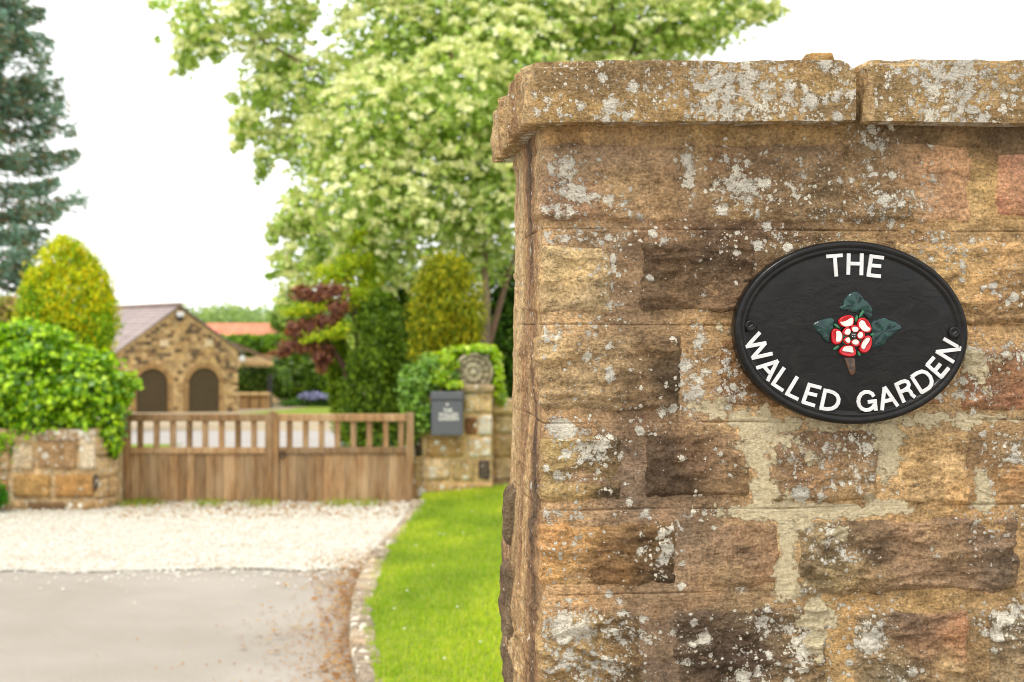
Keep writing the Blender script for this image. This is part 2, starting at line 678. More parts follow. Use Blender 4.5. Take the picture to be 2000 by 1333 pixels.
xs = np.linspace(0, 1, 40)
ys = np.linspace(0, 1, 30)
xs = np.linspace(0, 1, 160) ** 0.7
A, B = np.meshgrid(xs, ys, indexing='ij')
XX = -16 + A * 15.2
YY = 2.0 + B * (gravel_edge(XX) - 2.0)
XX = np.where(True, -16 + A * (kerb_x(YY) + 0.06 + 16), 0)
V = np.stack([XX, YY, np.full_like(XX, 0.0)], -1).reshape(-1, 3)
driveway = mesh("driveway", V, grid_faces(160, 30), M['asphalt'], None, True, kind='structure')
V = np.array([(-16, -14, 0), (16, -14, 0), (16, 2.0, 0), (-16, 2.0, 0)])
mesh("road", V, [(0, 1, 2, 3)], M['asphalt'], None, kind='structure')
YY = gravel_edge(XX) - 0.12 + B * (16.2 - gravel_edge(XX))
XX2 = -16 + A * (kerb_x(YY) + 0.06 + 16)
V = np.stack([XX2, YY, gz(YY) + 0.006 + 0.008 * fbm(XX2 * 2, YY * 2, None, 3, 3)], -1).reshape(-1, 3)
gravel = mesh("gravel_apron", V, grid_faces(160, 30), M['gravel'], None, True, kind='structure')

sheet("courtyard", np.linspace(-25, 6, 20), np.linspace(16.4, 37, 20), 0.004, M['concrete'])


def lawn_z(x, y):
    e = np.clip((x - kerb_x(y) - 0.05) / 0.5, 0, 1)
    rise = 0.10 * sstep(-0.9, 0.6, x) * sstep(9.5, 15.0, y)
    return 0.075 + 0.02 * e + rise + 0.012 * fbm(x * 1.1, y * 1.1, None, 3, 9)


xs = np.linspace(0, 1, 60)
ys = np.linspace(2.95, 15.0, 90)
A, Yg = np.meshgrid(xs, ys, indexing='ij')
Xg = kerb_x(Yg) + 0.07 + (A ** 1.6) * 7.0
V = np.stack([Xg, Yg, lawn_z(Xg, Yg)], -1).reshape(-1, 3)
mesh("lawn", V, grid_faces(60, 90), M['turf'], None, True, kind='structure')
rng = np.random.default_rng(3)


def blades(n, x, y, z, hgt, wid, pal, rng, lean=0.5):
    az = rng.uniform(0, 2 * np.pi, n)
    h = hgt * rng.uniform(0.6, 1.3, n)
    tx = np.cos(az) * h * lean * rng.uniform(0, 1, n)
    ty = np.sin(az) * h * lean * rng.uniform(0, 1, n)
    bx = -np.sin(az) * wid / 2
    by = np.cos(az) * wid / 2
    V = np.empty((n, 3, 3))
    V[:, 0] = np.stack([x - bx, y - by, z - 0.004], -1)
    V[:, 1] = np.stack([x + bx, y + by, z - 0.004], -1)
    V[:, 2] = np.stack([x + tx, y + ty, z + h], -1)
    F = np.arange(n * 3).reshape(n, 3)
    pal = np.array([L3(c) for c in pal])
    c = pal[rng.integers(0, len(pal), n)] * rng.uniform(0.8, 1.2, (n, 1))
    return V.reshape(-1, 3), F, np.repeat(c, 3, 0)


n = 90000
gy = 14.95 - (rng.random(n) ** 1.0) * 9.0
gx = kerb_x(gy) + 0.06 + rng.random(n) * np.minimum(2.6, 0.9 + 0.1 * gy + 0.8)
patchy = fbm(gx * 2.2, gy * 1.3, None, 3, 21)
V, F, T = blades(n, gx, gy, lawn_z(gx, gy), 0.03, 0.007, [(148, 176, 28), (166, 188, 44), (132, 164, 20), (190, 194, 78)], rng, 0.9)
T = T * np.repeat(1.0 + 0.5 * patchy, 3)[:, None] * np.stack([np.repeat(1.0 + 0.25 * patchy, 3), np.ones(3 * n), np.ones(3 * n)], -1)
grass = mesh("grass", V, F, M['leaf'], None, tint=T, kind='stuff')
# daisies
mb = MB()
for (u, v) in [(858, 1048), (866, 1049), (795, 1156), (812, 1068), (905, 1048), (846, 1108), (893, 1190), (938, 1260), (790, 1230), (770, 1190), (921, 1006), (868, 1290)]:
    y = (EYE - 0.11) * FPX / (v - 633)
    x = (u - 1000) / FPX * y
    z = float(lawn_z(np.array(x), np.array(y))) + 0.03
    r = 0.009
    pts = [(x + math.cos(a) * r, y + math.sin(a) * r, z) for a in np.linspace(0, 2 * np.pi, 8)[:-1]]
    mb.add(pts + [(x, y, z + 0.006)], [(k, (k + 1) % 7, 7) for k in range(7)], L3((235, 232, 220)))
mb.build("daisies", M['petal'], None, kind='stuff')

# weeds at the foot of the gate
wx = np.concatenate([rng.normal(a, 0.10, 120) for a in (-3.75, -3.1, -2.55, -1.75, -1.5, -3.9)])
wy = rng.uniform(14.3, 14.72, len(wx))
V, F, T = blades(len(wx), wx, wy, np.full(len(wx), 0.01), 0.06, 0.012, [(150, 170, 50), (120, 150, 40), (170, 176, 70)], rng, 1.2)
mesh("weeds", V, F, M['leaf'], None, tint=T, kind='stuff')

# kerb of rough stones
kerb = thing("kerb", "low curved edging of rough buff stones between the driveway and the lawn", "kerb", (-1.0, 9.0, 0))
kp = [Vector((a, b, 0)) for a, b in KERB]
seg = []
cum = [0.0]
for a, b in zip(kp[:-1], kp[1:]):
    cum.append(cum[-1] + (b - a).length)


def kerb_at(s):
    for i in range(len(kp) - 1):
        if s <= cum[i + 1] or i == len(kp) - 2:
            t = (s - cum[i]) / (cum[i + 1] - cum[i])
            return kp[i].lerp(kp[i + 1], t)


s = 0.0
rnd = random.Random(7)
k = 0
while s < cum[-1] - 0.1:
    ln = rnd.uniform(0.24, 0.46)
    e = min(s + ln, cum[-1])
    a, b = kerb_at(s), kerb_at(e)
    c = (a + b) / 2
    hl = (b - a).length / 2 - 0.008
    Vv, Ff = rough_box((-hl, -0.075, -0.06), (hl, 0.075, rnd.uniform(0.07, 0.105)), 0.03, 0.03, 0.014, 14, k, 3)
    an = math.atan2(b.y - a.y, b.x - a.x) + rnd.uniform(-0.05, 0.05)
    ca, sa = math.cos(an), math.sin(an)
    nx, ny = ca * 0 + sa, -ca      # right hand side of travel = lawn side
    W_ = np.stack([Vv[:, 0] * ca - Vv[:, 1] * sa + c.x + nx * 0.055, Vv[:, 0] * sa + Vv[:, 1] * ca + c.y + ny * 0.055, Vv[:, 2]], 1)
    t = np.array(L3(rnd.choice([(164, 146, 122), (146, 132, 114), (176, 158, 132), (138, 124, 106)])))
    mesh("kerb_stone", W_, Ff, M['farstone'], kerb, True, tint=t, attrs={"lichen": 0.35, "crust": 0.2})
    s = e
    k += 1

# leaf litter by the kerb and along the gate
nl = 260
ly = rng.uniform(6.8, 11.2, nl)
lx = kerb_x(ly) - 0.02 - rng.exponential(0.13, nl)
ly2 = rng.uniform(13.4, 14.7, 450)
lx2 = rng.uniform(-3.9, -1.0, 450)
lx = np.concatenate([lx, lx2])
ly = np.concatenate([ly, ly2])
nl = len(lx)
az = rng.uniform(0, 6.28, nl)
sz = rng.uniform(0.008, 0.024, nl)
V = np.empty((nl, 4, 3))
for q, (a, b) in enumerate(((-1, -.6), (1, -.6), (1, .6), (-1, .6))):
    V[:, q, 0] = lx + (a * np.cos(az) - b * np.sin(az)) * sz
    V[:, q, 1] = ly + (a * np.sin(az) + b * np.cos(az)) * sz
    V[:, q, 2] = 0.022 + rng.uniform(-0.008, 0.012, nl)
pal = np.array([L3(c) for c in [(176, 124, 66), (156, 108, 60), (188, 146, 96), (150, 112, 72), (190, 156, 112)]])
T = np.repeat(pal[rng.integers(0, 5, nl)], 4, 0)
mesh("leaf_litter", V.reshape(-1, 3), np.arange(nl * 4).reshape(nl, 4), M['leaf'], None, tint=T, kind='stuff')

nl = 3200
ly = rng.uniform(6.6, 11.6, nl)
lx = kerb_x(ly) - 0.02 - rng.exponential(0.14, nl) * (1 + 0.6 * fbm(ly * 1.5, ly * 0, None, 2, 4))
az = rng.uniform(0, 6.28, nl)
sz = rng.uniform(0.003, 0.009, nl)
V = np.empty((nl, 4, 3))
for q, (a, b) in enumerate(((-1, -.6), (1, -.6), (1, .6), (-1, .6))):
    V[:, q, 0] = lx + (a * np.cos(az) - b * np.sin(az)) * sz
    V[:, q, 1] = ly + (a * np.sin(az) + b * np.cos(az)) * sz
    V[:, q, 2] = 0.014 + rng.uniform(-0.004, 0.008, nl)
T = np.repeat(pal[rng.integers(0, 5, nl)], 4, 0) * 1.1
mesh("blossom_litter", V.reshape(-1, 3), np.arange(nl * 4).reshape(nl, 4), M['leaf'], None, tint=T, kind='stuff')

# loose pebbles on the gravel
npb = 15000
py = np.where(rng.random(npb) < 0.95, rng.uniform(10.7, 15.0, npb), 10.75 - rng.exponential(0.22, npb))
px = kerb_x(py) - 0.05 - rng.uniform(0, 1, npb) ** 1.3 * 5.2
sz = rng.uniform(0.006, 0.014, npb)
octa = np.array([(1, 0, 0), (0, 1, 0), (-1, 0, 0), (0, -1, 0), (0, 0, 0.8), (0, 0, -0.6)], float)
of = np.array([(0, 1, 4), (1, 2, 4), (2, 3, 4), (3, 0, 4)])
az = rng.uniform(0, 6.28, npb)
o = octa[None] * sz[:, None, None] * rng.uniform(0.7, 1.3, (npb, 6, 1))
V = np.stack([o[..., 0] * np.cos(az)[:, None] - o[..., 1] * np.sin(az)[:, None] + px[:, None],
              o[..., 0] * np.sin(az)[:, None] + o[..., 1] * np.cos(az)[:, None] + py[:, None], o[..., 2] + 0.014], -1)
F = (np.arange(npb)[:, None, None] * 6 + of[None]).reshape(-1, 3)
pal = np.array([L3(c) for c in [(212, 208, 194), (204, 197, 178), (220, 218, 207), (192, 178, 152), (174, 152, 118)]])
T = np.repeat(pal[rng.choice(5, npb, p=[.3, .25, .25, .12, .08])], 6, 0)
mesh("gravel", V.reshape(-1, 3), F, M['plain'], None, tint=T, kind='stuff')

# ------------------------------------------------------------------ foreground wall
TH = math.atan(270 / FPX)
CT, ST = math.cos(TH), math.sin(TH)
PX0, PY0 = 0.0525, 2.36
DEPTH = 0.49
RC = 0.014


def wall(s, y, z):
    """wall coordinates (along, into, up) -> world"""
    s = np.asarray(s, float)
    y = np.asarray(y, float)
    return np.stack([PX0 + s * CT - y * ST, PY0 + s * ST + y * CT, np.broadcast_to(np.asarray(z, float), np.broadcast(s, y).shape)], -1)


def px_wall(u, v, off=0.0):
    """pixel -> (along, up) on the wall face (off = distance in front of it)"""
    a = (u - 1000.0) / FPX
    x0 = PX0 + off * ST
    y0 = PY0 - off * CT
    s = (y0 * a - x0) / (CT - a * ST)
    Y = y0 + s * ST
    return s, EYE - (v - 633.0) / FPX * Y


def wrap(t, z, h):
    """path coordinate t runs round the corner from the end face (t<0) to the front (t>RC)"""
    arc = RC * math.pi / 2
    s = np.where(t >= RC, t, 0.0)
    y = np.zeros_like(t)
    ns = np.zeros_like(t)
    ny = -np.ones_like(t)
    inarc = (t < RC) & (t > RC - arc)
    an = (RC - t) / RC
    s = np.where(inarc, RC - RC * np.sin(an), s)
    y = np.where(inarc, RC - RC * np.cos(an), y)
    ns = np.where(inarc, -np.sin(an), ns)
    ny = np.where(inarc, -np.cos(an), ny)
    end = t <= RC - arc
    s = np.where(end, 0.0, s)
    y = np.where(end, RC + (RC - arc - t), y)
    ns = np.where(end, -1.0, ns)
    ny = np.where(end, 0.0, ny)
    # the foot of the end face swells outwards towards the back
    sw = 0.024 * sstep(1.72, 1.36, z) * np.clip(y / DEPTH, 0, 1) + 0.006 * fbm(y * 9, z * 9, None, 4, 77) * sstep(0.03, 0.15, y)
    return wall(s + ns * h - sw, y + ny * h, z)


# stains: (u, v, colour) control points per stone
STONES = [
    # u0, v0, u1, v1, rough, [(u,v,rgb)...]
    (1058, 274, 1336, 442, 0.6, [(1080, 300, (172, 136, 102)), (1120, 400, (156, 116, 88)), (1200, 300, (158, 122, 92)), (1220, 360, (182, 142, 94)), (1300, 300, (150, 116, 84)), (1290, 400, (166, 126, 82))]),
    (1374, 272, 1652, 444, 0.8, [(1400, 300, (162, 122, 82)), (1480, 330, (132, 100, 70)), (1560, 300, (144, 112, 82)), (1430, 420, (150, 118, 78)), (1600, 400, (126, 98, 66))]),
    (1640, 268, 1900, 446, 0.7, [(1680, 330, (140, 108, 72)), (1740, 420, (132, 104, 70)), (1820, 330, (206, 152, 108)), (1870, 400, (196, 140, 98)), (1700, 280, (120, 96, 66))]),
    (1938, 290, 2130, 432, 0.5, [(1960, 340, (200, 134, 100)), (2000, 400, (178, 112, 86)), (2100, 350, (176, 128, 92))]),
    (1056, 474, 1200, 622, 0.8, [(1080, 500, (192, 158, 106)), (1100, 540, (202, 166, 108)), (1160, 580, (170, 140, 100)), (1080, 610, (160, 128, 90))]),
    (1244, 468, 1480, 614, 0.9, [(1270, 500, (92, 70, 52)), (1330, 560, (104, 80, 58)), (1400, 500, (88, 66, 48)), (1440, 590, (132, 96, 66)), (1300, 600, (98, 72, 52))]),
    (1480, 462, 1720, 618, 0.9, [(1490, 540, (112, 84, 56)), (1640, 470, (140, 110, 70)), (1700, 500, (160, 126, 76))]),
    (1742, 464, 2110, 640, 0.9, [(1790, 480, (186, 142, 86)), (1880, 520, (196, 150, 84)), (1960, 500, (188, 140, 82)), (1960, 600, (150, 112, 70)), (2080, 560, (164, 126, 80))]),
    (1056, 648, 1336, 806, 1.0, [(1080, 680, (190, 154, 104)), (1130, 760, (172, 138, 94)), (1200, 700, (160, 126, 84)), (1240, 770, (118, 90, 62)), (1310, 740, (84, 64, 46)), (1290, 680, (110, 84, 58))]),
    (1396, 650, 1640, 800, 0.8, [(1420, 700, (136, 92, 46)), (1430, 780, (128, 86, 48)), (1600, 720, (130, 98, 60))]),
    (1672, 652, 1850, 796, 0.8, [(1700, 700, (150, 110, 70)), (1840, 760, (150, 104, 68))]),
    (1872, 672, 2110, 806, 0.8, [(1900, 700, (158, 122, 90)), (1960, 740, (146, 98, 66)), (1900, 790, (160, 104, 64)), (2000, 780, (160, 98, 66))]),
    (1066, 846, 1222, 990, 1.0, [(1090, 870, (186, 152, 86)), (1100, 960, (176, 140, 78)), (1160, 900, (128, 100, 62)), (1200, 970, (92, 72, 50)), (1200, 880, (108, 84, 56))]),
    (1256, 838, 1466, 974, 1.0, [(1280, 880, (90, 68, 52)), (1300, 950, (78, 58, 44)), (1380, 900, (112, 82, 60)), (1430, 880, (150, 112, 78)), (1440, 960, (128, 98, 66))]),
    (1502, 832, 1720, 986, 0.9, [(1540, 870, (142, 106, 76)), (1600, 920, (150, 112, 76)), (1680, 860, (132, 98, 70)), (1660, 970, (160, 124, 80))]),
    (1756, 838, 1896, 988, 0.8, [(1780, 870, (174, 136, 82)), (1830, 930, (194, 152, 96)), (1880, 970, (184, 138, 80)), (1860, 860, (176, 134, 82))]),
    (1942, 846, 2120, 984, 1.3, [(1960, 880, (150, 120, 84)), (1980, 950, (180, 130, 78)), (2060, 900, (150, 118, 80))]),
    (1064, 1016, 1326, 1150, 1.0, [(1076, 1050, (200, 138, 66)), (1090, 1120, (198, 140, 62)), (1140, 1040, (180, 128, 62)), (1180, 1120, (126, 88, 50)), (1250, 1060, (104, 76, 46)), (1300, 1130, (74, 56, 40)), (1120, 1140, (176, 132, 74))]),
    (1376, 1014, 1528, 1152, 0.8, [(1400, 1040, (150, 114, 86)), (1460, 1090, (138, 104, 76)), (1510, 1120, (164, 116, 78)), (1420, 1140, (150, 120, 84))]),
    (1550, 1008, 1992, 1160, 1.6, [(1580, 1040, (146, 122, 86)), (1640, 1120, (150, 124, 82)), (1700, 1080, (110, 84, 64)), (1780, 1040, (168, 126, 92)), (1800, 1110, (156, 118, 86)), (1900, 1060, (130, 100, 78)), (1960, 1100, (108, 86, 70)), (1700, 1020, (120, 92, 66))]),
    (1056, 1192, 1262, 1400, 1.7, [(1080, 1220, (182, 142, 80)), (1160, 1300, (168, 130, 76)), (1230, 1230, (116, 88, 56)), (1240, 1320, (100, 78, 54))]),
    (1310, 1184, 1622, 1400, 1.5, [(1330, 1220, (92, 72, 58)), (1440, 1280, (82, 62, 50)), (1520, 1220, (112, 88, 66)), (1580, 1300, (124, 98, 70)), (1600, 1200, (150, 124, 86))]),
    (1660, 1190, 1896, 1400, 1.5, [(1680, 1240, (150, 128, 98)), (1740, 1300, (128, 110, 84)), (1800, 1230, (134, 98, 74)), (1870, 1240, (180, 116, 74)), (1780, 1200, (104, 80, 64)), (1860, 1310, (170, 136, 92))]),
    (1924, 1192, 2150, 1400, 1.7, [(1950, 1220, (118, 100, 78)), (1980, 1290, (150, 122, 88)), (2100, 1260, (140, 112, 80))]),
]
# lichen clusters (u, v, ru, rv, strength)
LICH = [(1110, 330, 45, 35, .8), (1120, 385, 60, 50, .95), (1180, 400, 50, 40, .7), (1345, 330, 18, 70, .8), (1420, 350, 60, 60, .65), (1470, 380, 60, 60, .7), (1540, 350, 70, 60, .6), (1700, 290, 60, 40, .8),
        (1720, 380, 80, 60, .7), (1800, 370, 45, 50, .6), (1600, 420, 80, 30, .5), (1110, 460, 80, 26, .8), (1300, 450, 120, 26, .45), (1450, 480, 90, 40, .5), (1560, 470, 100, 30, .6), (1205, 590, 22, 40, .8),
        (1195, 520, 20, 60, .6), (1080, 650, 60, 20, .7), (1170, 640, 60, 18, .4), (1365, 660, 20, 40, .8), (1360, 760, 40, 60, .85), (1410, 730, 30, 60, .8), (1420, 770, 50, 40, .8), (1220, 790, 120, 40, .5),
        (1110, 840, 70, 36, .95), (1150, 870, 80, 40, .8), (1240, 830, 60, 18, .5), (1110, 940, 70, 50, .55), (1090, 1005, 70, 18, .7), (1240, 1000, 80, 16, .4), (1400, 1000, 60, 16, .7), (1300, 1070, 26, 50, 1.0),
        (1270, 1060, 40, 40, .5), (1110, 1070, 60, 50, .5), (1120, 1240, 90, 60, 1.0), (1210, 1240, 60, 60, .8), (1150, 1310, 100, 40, .85), (1350, 1260, 60, 50, .45), (1490, 1220, 60, 40, .65), (1580, 1240, 50, 70, .95),
        (1480, 1300, 90, 50, .6), (1580, 880, 90, 50, .75), (1630, 930, 100, 50, .65), (1690, 880, 30, 60, .8), (1900, 690, 70, 30, .9), (1960, 690, 60, 40, .7), (1900, 760, 70, 40, .7), (1960, 880, 60, 40, .7),
        (1600, 1050, 60, 40, .8), (1640, 1090, 50, 40, .7), (1930, 1050, 60, 40, .55), (1960, 1010, 70, 20, .7), (1920, 950, 22, 60, .9), (1700, 1240, 50, 60, .75), (1760, 1310, 80, 40, .6), (1960, 1210, 60, 40, .9),
        (1870, 500, 100, 40, .5), (1820, 470, 60, 30, .6), (1950, 560, 50, 60, .4), (1560, 1170, 60, 20, .5), (1190, 540, 60, 50, .25), (1180, 720, 90, 70, .35), (1350, 560, 60, 60, .15), (1380, 900, 60, 50, .2)]
CRUST = [(1420, 810, 30, 16, .8), (1450, 822, 40, 14, .9), (1735, 845, 26, 24, 1.0), (1600, 825, 60, 16, 1.0), (1840, 815, 60, 12, .9), (1880, 830, 30, 14, .8), (1555, 1010, 30, 20, .9), (1525, 1120, 14, 30, .9), (1600, 1230, 26, 60, .75), (1500, 960, 18, 24, .9), (1410, 790, 26, 30, .6), (1690, 1000, 60, 12, .9), (1925, 985, 24, 14, .9),(1480, 850, 34, 60, 1.0), (1490, 930, 24, 50, 1.0), (1560, 830, 110, 16, .95), (1735, 880, 22, 60, 1.0), (1720, 825, 60, 16, .9), (1500, 1000, 80, 16, 1.0), (1620, 998, 150, 14, 1.0), (1720, 990, 50, 16, .9), (1535, 1060, 16, 70, 1.0),
         (1540, 1150, 30, 40, .9), (1590, 1210, 40, 40, .8), (1850, 820, 120, 14, .8), (1400, 800, 60, 22, .6), (1920, 960, 14, 50, .9), (1915, 720, 60, 40, .5), (1560, 870, 80, 40, .45), (1440, 640, 60, 14, .4), (1650, 1040, 80, 30, .35)]
MORT = [(1225, 500, (104, 86, 66)), (1232, 880, (100, 84, 68)), (1236, 960, (104, 88, 72)), (1345, 1050, (118, 100, 80)), (1290, 1220, (104, 88, 72)), (1285, 1300, (106, 90, 74)), (1470, 458, (94, 76, 58)), (1390, 462, (88, 70, 54)), (1120, 600, (176, 150, 108)), (1350, 1010, (120, 100, 78)), (1060, 455, (172, 140, 92)), (1220, 520, (132, 108, 76)), (1228, 580, (112, 92, 68)), (1350, 340, (150, 124, 84)), (1920, 360, (178, 148, 84)), (1300, 455, (138, 108, 74)), (1500, 450, (104, 80, 56)), (1700, 450, (142, 112, 68)),
        (1100, 635, (184, 154, 104)), (1230, 630, (120, 98, 70)), (1400, 632, (156, 124, 74)), (1360, 720, (168, 136, 88)), (1100, 828, (170, 136, 88)), (1240, 830, (110, 88, 66)), (1235, 920, (124, 104, 84)), (1480, 880, (196, 164, 108)),
        (1740, 880, (196, 168, 112)), (1915, 900, (128, 102, 66)), (1100, 1000, (170, 138, 92)), (1300, 1000, (132, 106, 78)), (1350, 1080, (136, 112, 84)), (1600, 995, (196, 164, 104)), (1850, 1000, (168, 134, 76)), (1100, 1166, (180, 144, 92)),
        (1300, 1166, (136, 112, 82)), (1290, 1260, (122, 104, 82)), (1640, 1170, (164, 134, 76)), (1640, 1280, (164, 134, 74)), (1800, 1166, (158, 128, 70)), (1910, 1250, (130, 106, 66)), (1900, 640, (178, 142, 86)), (1100, 258, (172, 140, 82)), (1400, 250, (164, 136, 78)),
        (1600, 260, (150, 124, 72)), (1750, 262, (104, 86, 60)), (1950, 262, (96, 80, 58)), (1540, 1080, (190, 160, 104)), (1535, 640, (156, 124, 78))]


def idw(pts, u, v, p=2.4):
    C = np.array([L3(q[2]) for q in pts])
    W_ = np.stack([1.0 / (((u - q[0]) ** 2 + ((v - q[1]) * 1.3) ** 2) + 60.0) ** (p / 2) for q in pts], -1)
    W_ /= W_.sum(-1, keepdims=True)
    c = W_ @ C
    g = c @ np.array([0.3, 0.59, 0.11])
    return (c * 0.68 + g[..., None] * 0.32 * np.array([1.10, 1.0, 0.82])) * np.array([1.03, 1.045, 0.97])


def blob(lst, u, v):
    r = np.zeros_like(u)
    n1 = 0.55 * fbm(u / 38.0, v / 30.0, None, 4, 61)
    for (a, b, ru, rv, k) in lst:
        r = np.maximum(r, k * np.exp(-(((u - a) / ru) ** 2 + ((v - b) / rv) ** 2) * 0.75))
    return np.clip(r * (1.0 + n1) + 0.05 * (n1 > 0.1), 0, 1.1)


def wall_px(t, z):
    """wall coordinates -> photo pixels of the front face"""
    s = np.maximum(t, 0)
    X = PX0 + s * CT
    Y = PY0 + s * ST
    return 1000 + X / Y * FPX - np.where(t < 0, 0, 0), 633 + (EYE - z) / Y * FPX


STONE_GAIN = 1.24
garden_wall = thing("garden_wall", "tall old gritstone wall end with lichen and flat coping carrying the oval sign", "wall", (PX0, PY0, 0))


MORT = [(a, b, (min(255, c[0] * 1.10), c[1] * 1.03, c[2] * 1.03)) for a, b, c in MORT]


def surf(name, T, Z, H, tintpts, mat, rough_seed, end_tint=None, extra=0.0, lmul=1.0, smear=None):
    nt, nz = T.shape
    U, Vv = wall_px(T, Z)
    wx = 22 * fbm(T * 22, Z * 22, None, 3, rough_seed + 3)
    wy = 22 * fbm(T * 22 + 40, Z * 22, None, 3, rough_seed + 5)
    col = idw(tintpts, U + wx, Vv + wy) * STONE_GAIN
    if smear is not None:
        cm = idw(MORT, U + wx, Vv + wy) * STONE_GAIN
        pt = 0.26 * sstep(0.05, 0.40, fbm(T * 17, Z * 24, None, 4, rough_seed + 61))[..., None]
        col = col * (1 - pt) + cm * pt
        col = cm * (1 - smear[..., None]) + col * smear[..., None]
    if end_tint is not None:
        e = sstep(0.012, -0.03, T)
        yy = np.maximum(-T, 0)
        c2 = idw_end(yy, Z)
        col = col * (1 - e[..., None]) + c2 * e[..., None]
    li = np.where(T > 0, blob(LICH, U, Vv) * lmul, 0.12)
    cr = np.where(T > 0, blob(CRUST, U, Vv), 0.05)
    V = wrap(T, Z, H).reshape(-1, 3)
    F = grid_faces(nt, nz)
    return V, F, col.reshape(-1, 3), {"lichen": li.ravel() + extra, "crust": cr.ravel()}


def idw_end(y, z):
    """colours of the end face: buff lime smears, brown and grey weathering in upright bands"""
    pal = np.array([L3(c) for c in [(214, 184, 138), (198, 164, 118), (170, 134, 98), (132, 104, 78), (98, 82, 68)]])
    a = fbm(y * 20 + 3, z * 2.0, None, 4, 301)
    band = np.exp(-((y - 0.13 - 0.04 * fbm(z * 4, y * 0, None, 3, 305)) / 0.09) ** 2)
    k = np.clip(0.7 + 2.6 * a + 2.6 * band * (0.6 + 0.8 * fbm(y * 9, z * 5, None, 3, 307)) + 2.2 * sstep(1.60, 1.35, z) * sstep(0.30, 0.49, y), 0, 3.999)
    i = np.floor(k).astype(int)
    f = (k - i)[..., None]
    return (pal[i] * (1 - f) + pal[np.minimum(i + 1, 4)] * f) * 0.92


Z_TOP = 2.190
COURSE_V = [262, 447, 635, 827, 998, 1163]
course_z = [px_wall(1060, v)[1] for v in COURSE_V]

# mortar: one skin over the whole visible face with scribed bed lines
res = 0.0027
tt = np.concatenate([np.arange(-DEPTH + RC - 0.008, -0.04, 0.008), np.arange(-0.04, 1.30, res)])
zz = np.arange(1.12, Z_TOP, res)
for cz in course_z[1:]:
    zz = np.concatenate([zz, cz + np.array([-0.0016, 0.0, 0.0016])])
zz = np.unique(np.round(zz, 5))
T, Z = np.meshgrid(tt, zz, indexing='ij')
H = 0.0012 + 0.0016 * fbm(T * 30, Z * 30, None, 4, 11) + 0.0008 * fbm(T * 110, Z * 110, None, 3, 12)
for i, cz in enumerate(course_z[1:]):
    wob = 0.0022 * fbm(T * 5, T * 0 + i * 7.3, None, 3, 40)
    H = H - 0.0040 * np.exp(-((Z - cz - wob) / 0.0013) ** 2) * np.clip(0.6 + 1.3 * fbm(T * 9, Z * 0 + i, None, 3, 50), 0, 1.2)
H = H + 0.004 * sstep(2.145, 2.165, Z)        # bedding mortar under the coping
V, F, Tn, At = surf("mortar", T, Z, H, MORT, M['stone'], 900, True, 0.0, 1.0)
mesh("mortar", V, F, M['stone'], garden_wall, True, tint=Tn, attrs=At)

EDGE = 0.016


def face_stone(u0, v0, u1, v1, rough, pts, seed, t0=None, zr=None):
    if zr is None:
        s0, z1 = px_wall(u0 - 4, v0 - 3)
        s1, z0 = px_wall(u1 + 4, v1 + 3)
    else:
        s0, s1, z0, z1 = zr
    if t0 is not None:
        s0 = t0
    mar = 0.006
    a = np.arange(s0 - mar, s1 + mar, res)
    if t0 is not None:
        a = np.unique(np.concatenate([np.arange(t0 - mar, -0.04, 0.007), np.arange(-0.04, s1 + mar, res)]))
    b = np.arange(z0 - mar, z1 + mar, res)
    T, Z = np.meshgrid(a, b, indexing='ij')
    wob = 0.0075 * fbm(T * 26, Z * 26, None, 4, seed)
    ex = np.minimum(T - s0, s1 - T)
    ez = np.minimum(Z - z0, z1 - Z)
    rr = 0.014
    dx = np.maximum(rr - ex, 0)
    dz = np.maximum(rr - ez, 0)
    e = np.where((dx > 0) & (dz > 0), rr - np.hypot(dx, dz), np.minimum(ex, ez)) + wob
    sm = sstep(-0.002, 0.011, e + 0.012 * fbm(T * 38, Z * 38, None, 4, seed + 31))
    rise = sstep(-0.004, 0.020, e)
    low = fbm(T * 9, Z * 16, None, 2, seed + 1)
    bed = fbm(T * 26 + 3 * low, Z * 68 + 0.35 * np.sin(T * 60), None, 4, seed + 2)
    chip = np.abs(fbm(T * 42, Z * 60, None, 3, seed + 4))
    q = 5.0 * (fbm(T * 17 + 2 * low, Z * 46 + 0.5 * low, None, 4, seed + 8, 0.55) + 0.25 * low)
    fq = q - np.floor(q)
    ledge = (np.floor(q) + sstep(0.55, 1.0, fq)) / 5.0        # cleft steps along the bedding
    grit = fbm(T * 120, Z * 150, None, 3, seed + 6)
    rel = rough * (0.0040 * bed - 0.0040 * chip + 0.0090 * ledge + 0.0015)
    rel = rel * np.where(T < 0.0, 0.55, 1.0)
    rel = np.where(rel < -0.0015, -0.0015 + (rel + 0.0015) * 0.3, rel)
    H = -0.009 + rise * (0.0150 + 0.0030 * low) + rise * rel + rise * 0.0022 * grit
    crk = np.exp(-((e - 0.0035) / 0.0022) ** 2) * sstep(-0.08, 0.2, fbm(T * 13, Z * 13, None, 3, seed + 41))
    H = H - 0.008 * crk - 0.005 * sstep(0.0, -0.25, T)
    m = np.minimum(np.minimum(T - a[0], a[-1] - T), np.minimum(Z - b[0], b[-1] - Z))
    H = np.where(m < res * 0.5, -0.035, H)         # skirt into the wall
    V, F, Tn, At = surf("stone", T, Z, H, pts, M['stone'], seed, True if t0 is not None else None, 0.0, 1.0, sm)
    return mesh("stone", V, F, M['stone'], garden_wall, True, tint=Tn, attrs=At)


for i, (u0, v0, u1, v1, rough, pts) in enumerate(STONES):
    t0 = None
    if u0 < 1070:
        t0 = -0.455 if (i % 2 == 0) else -0.24
    face_stone(u0, v0, u1, v1, rough * 0.95, pts, 100 + i * 13, t0)
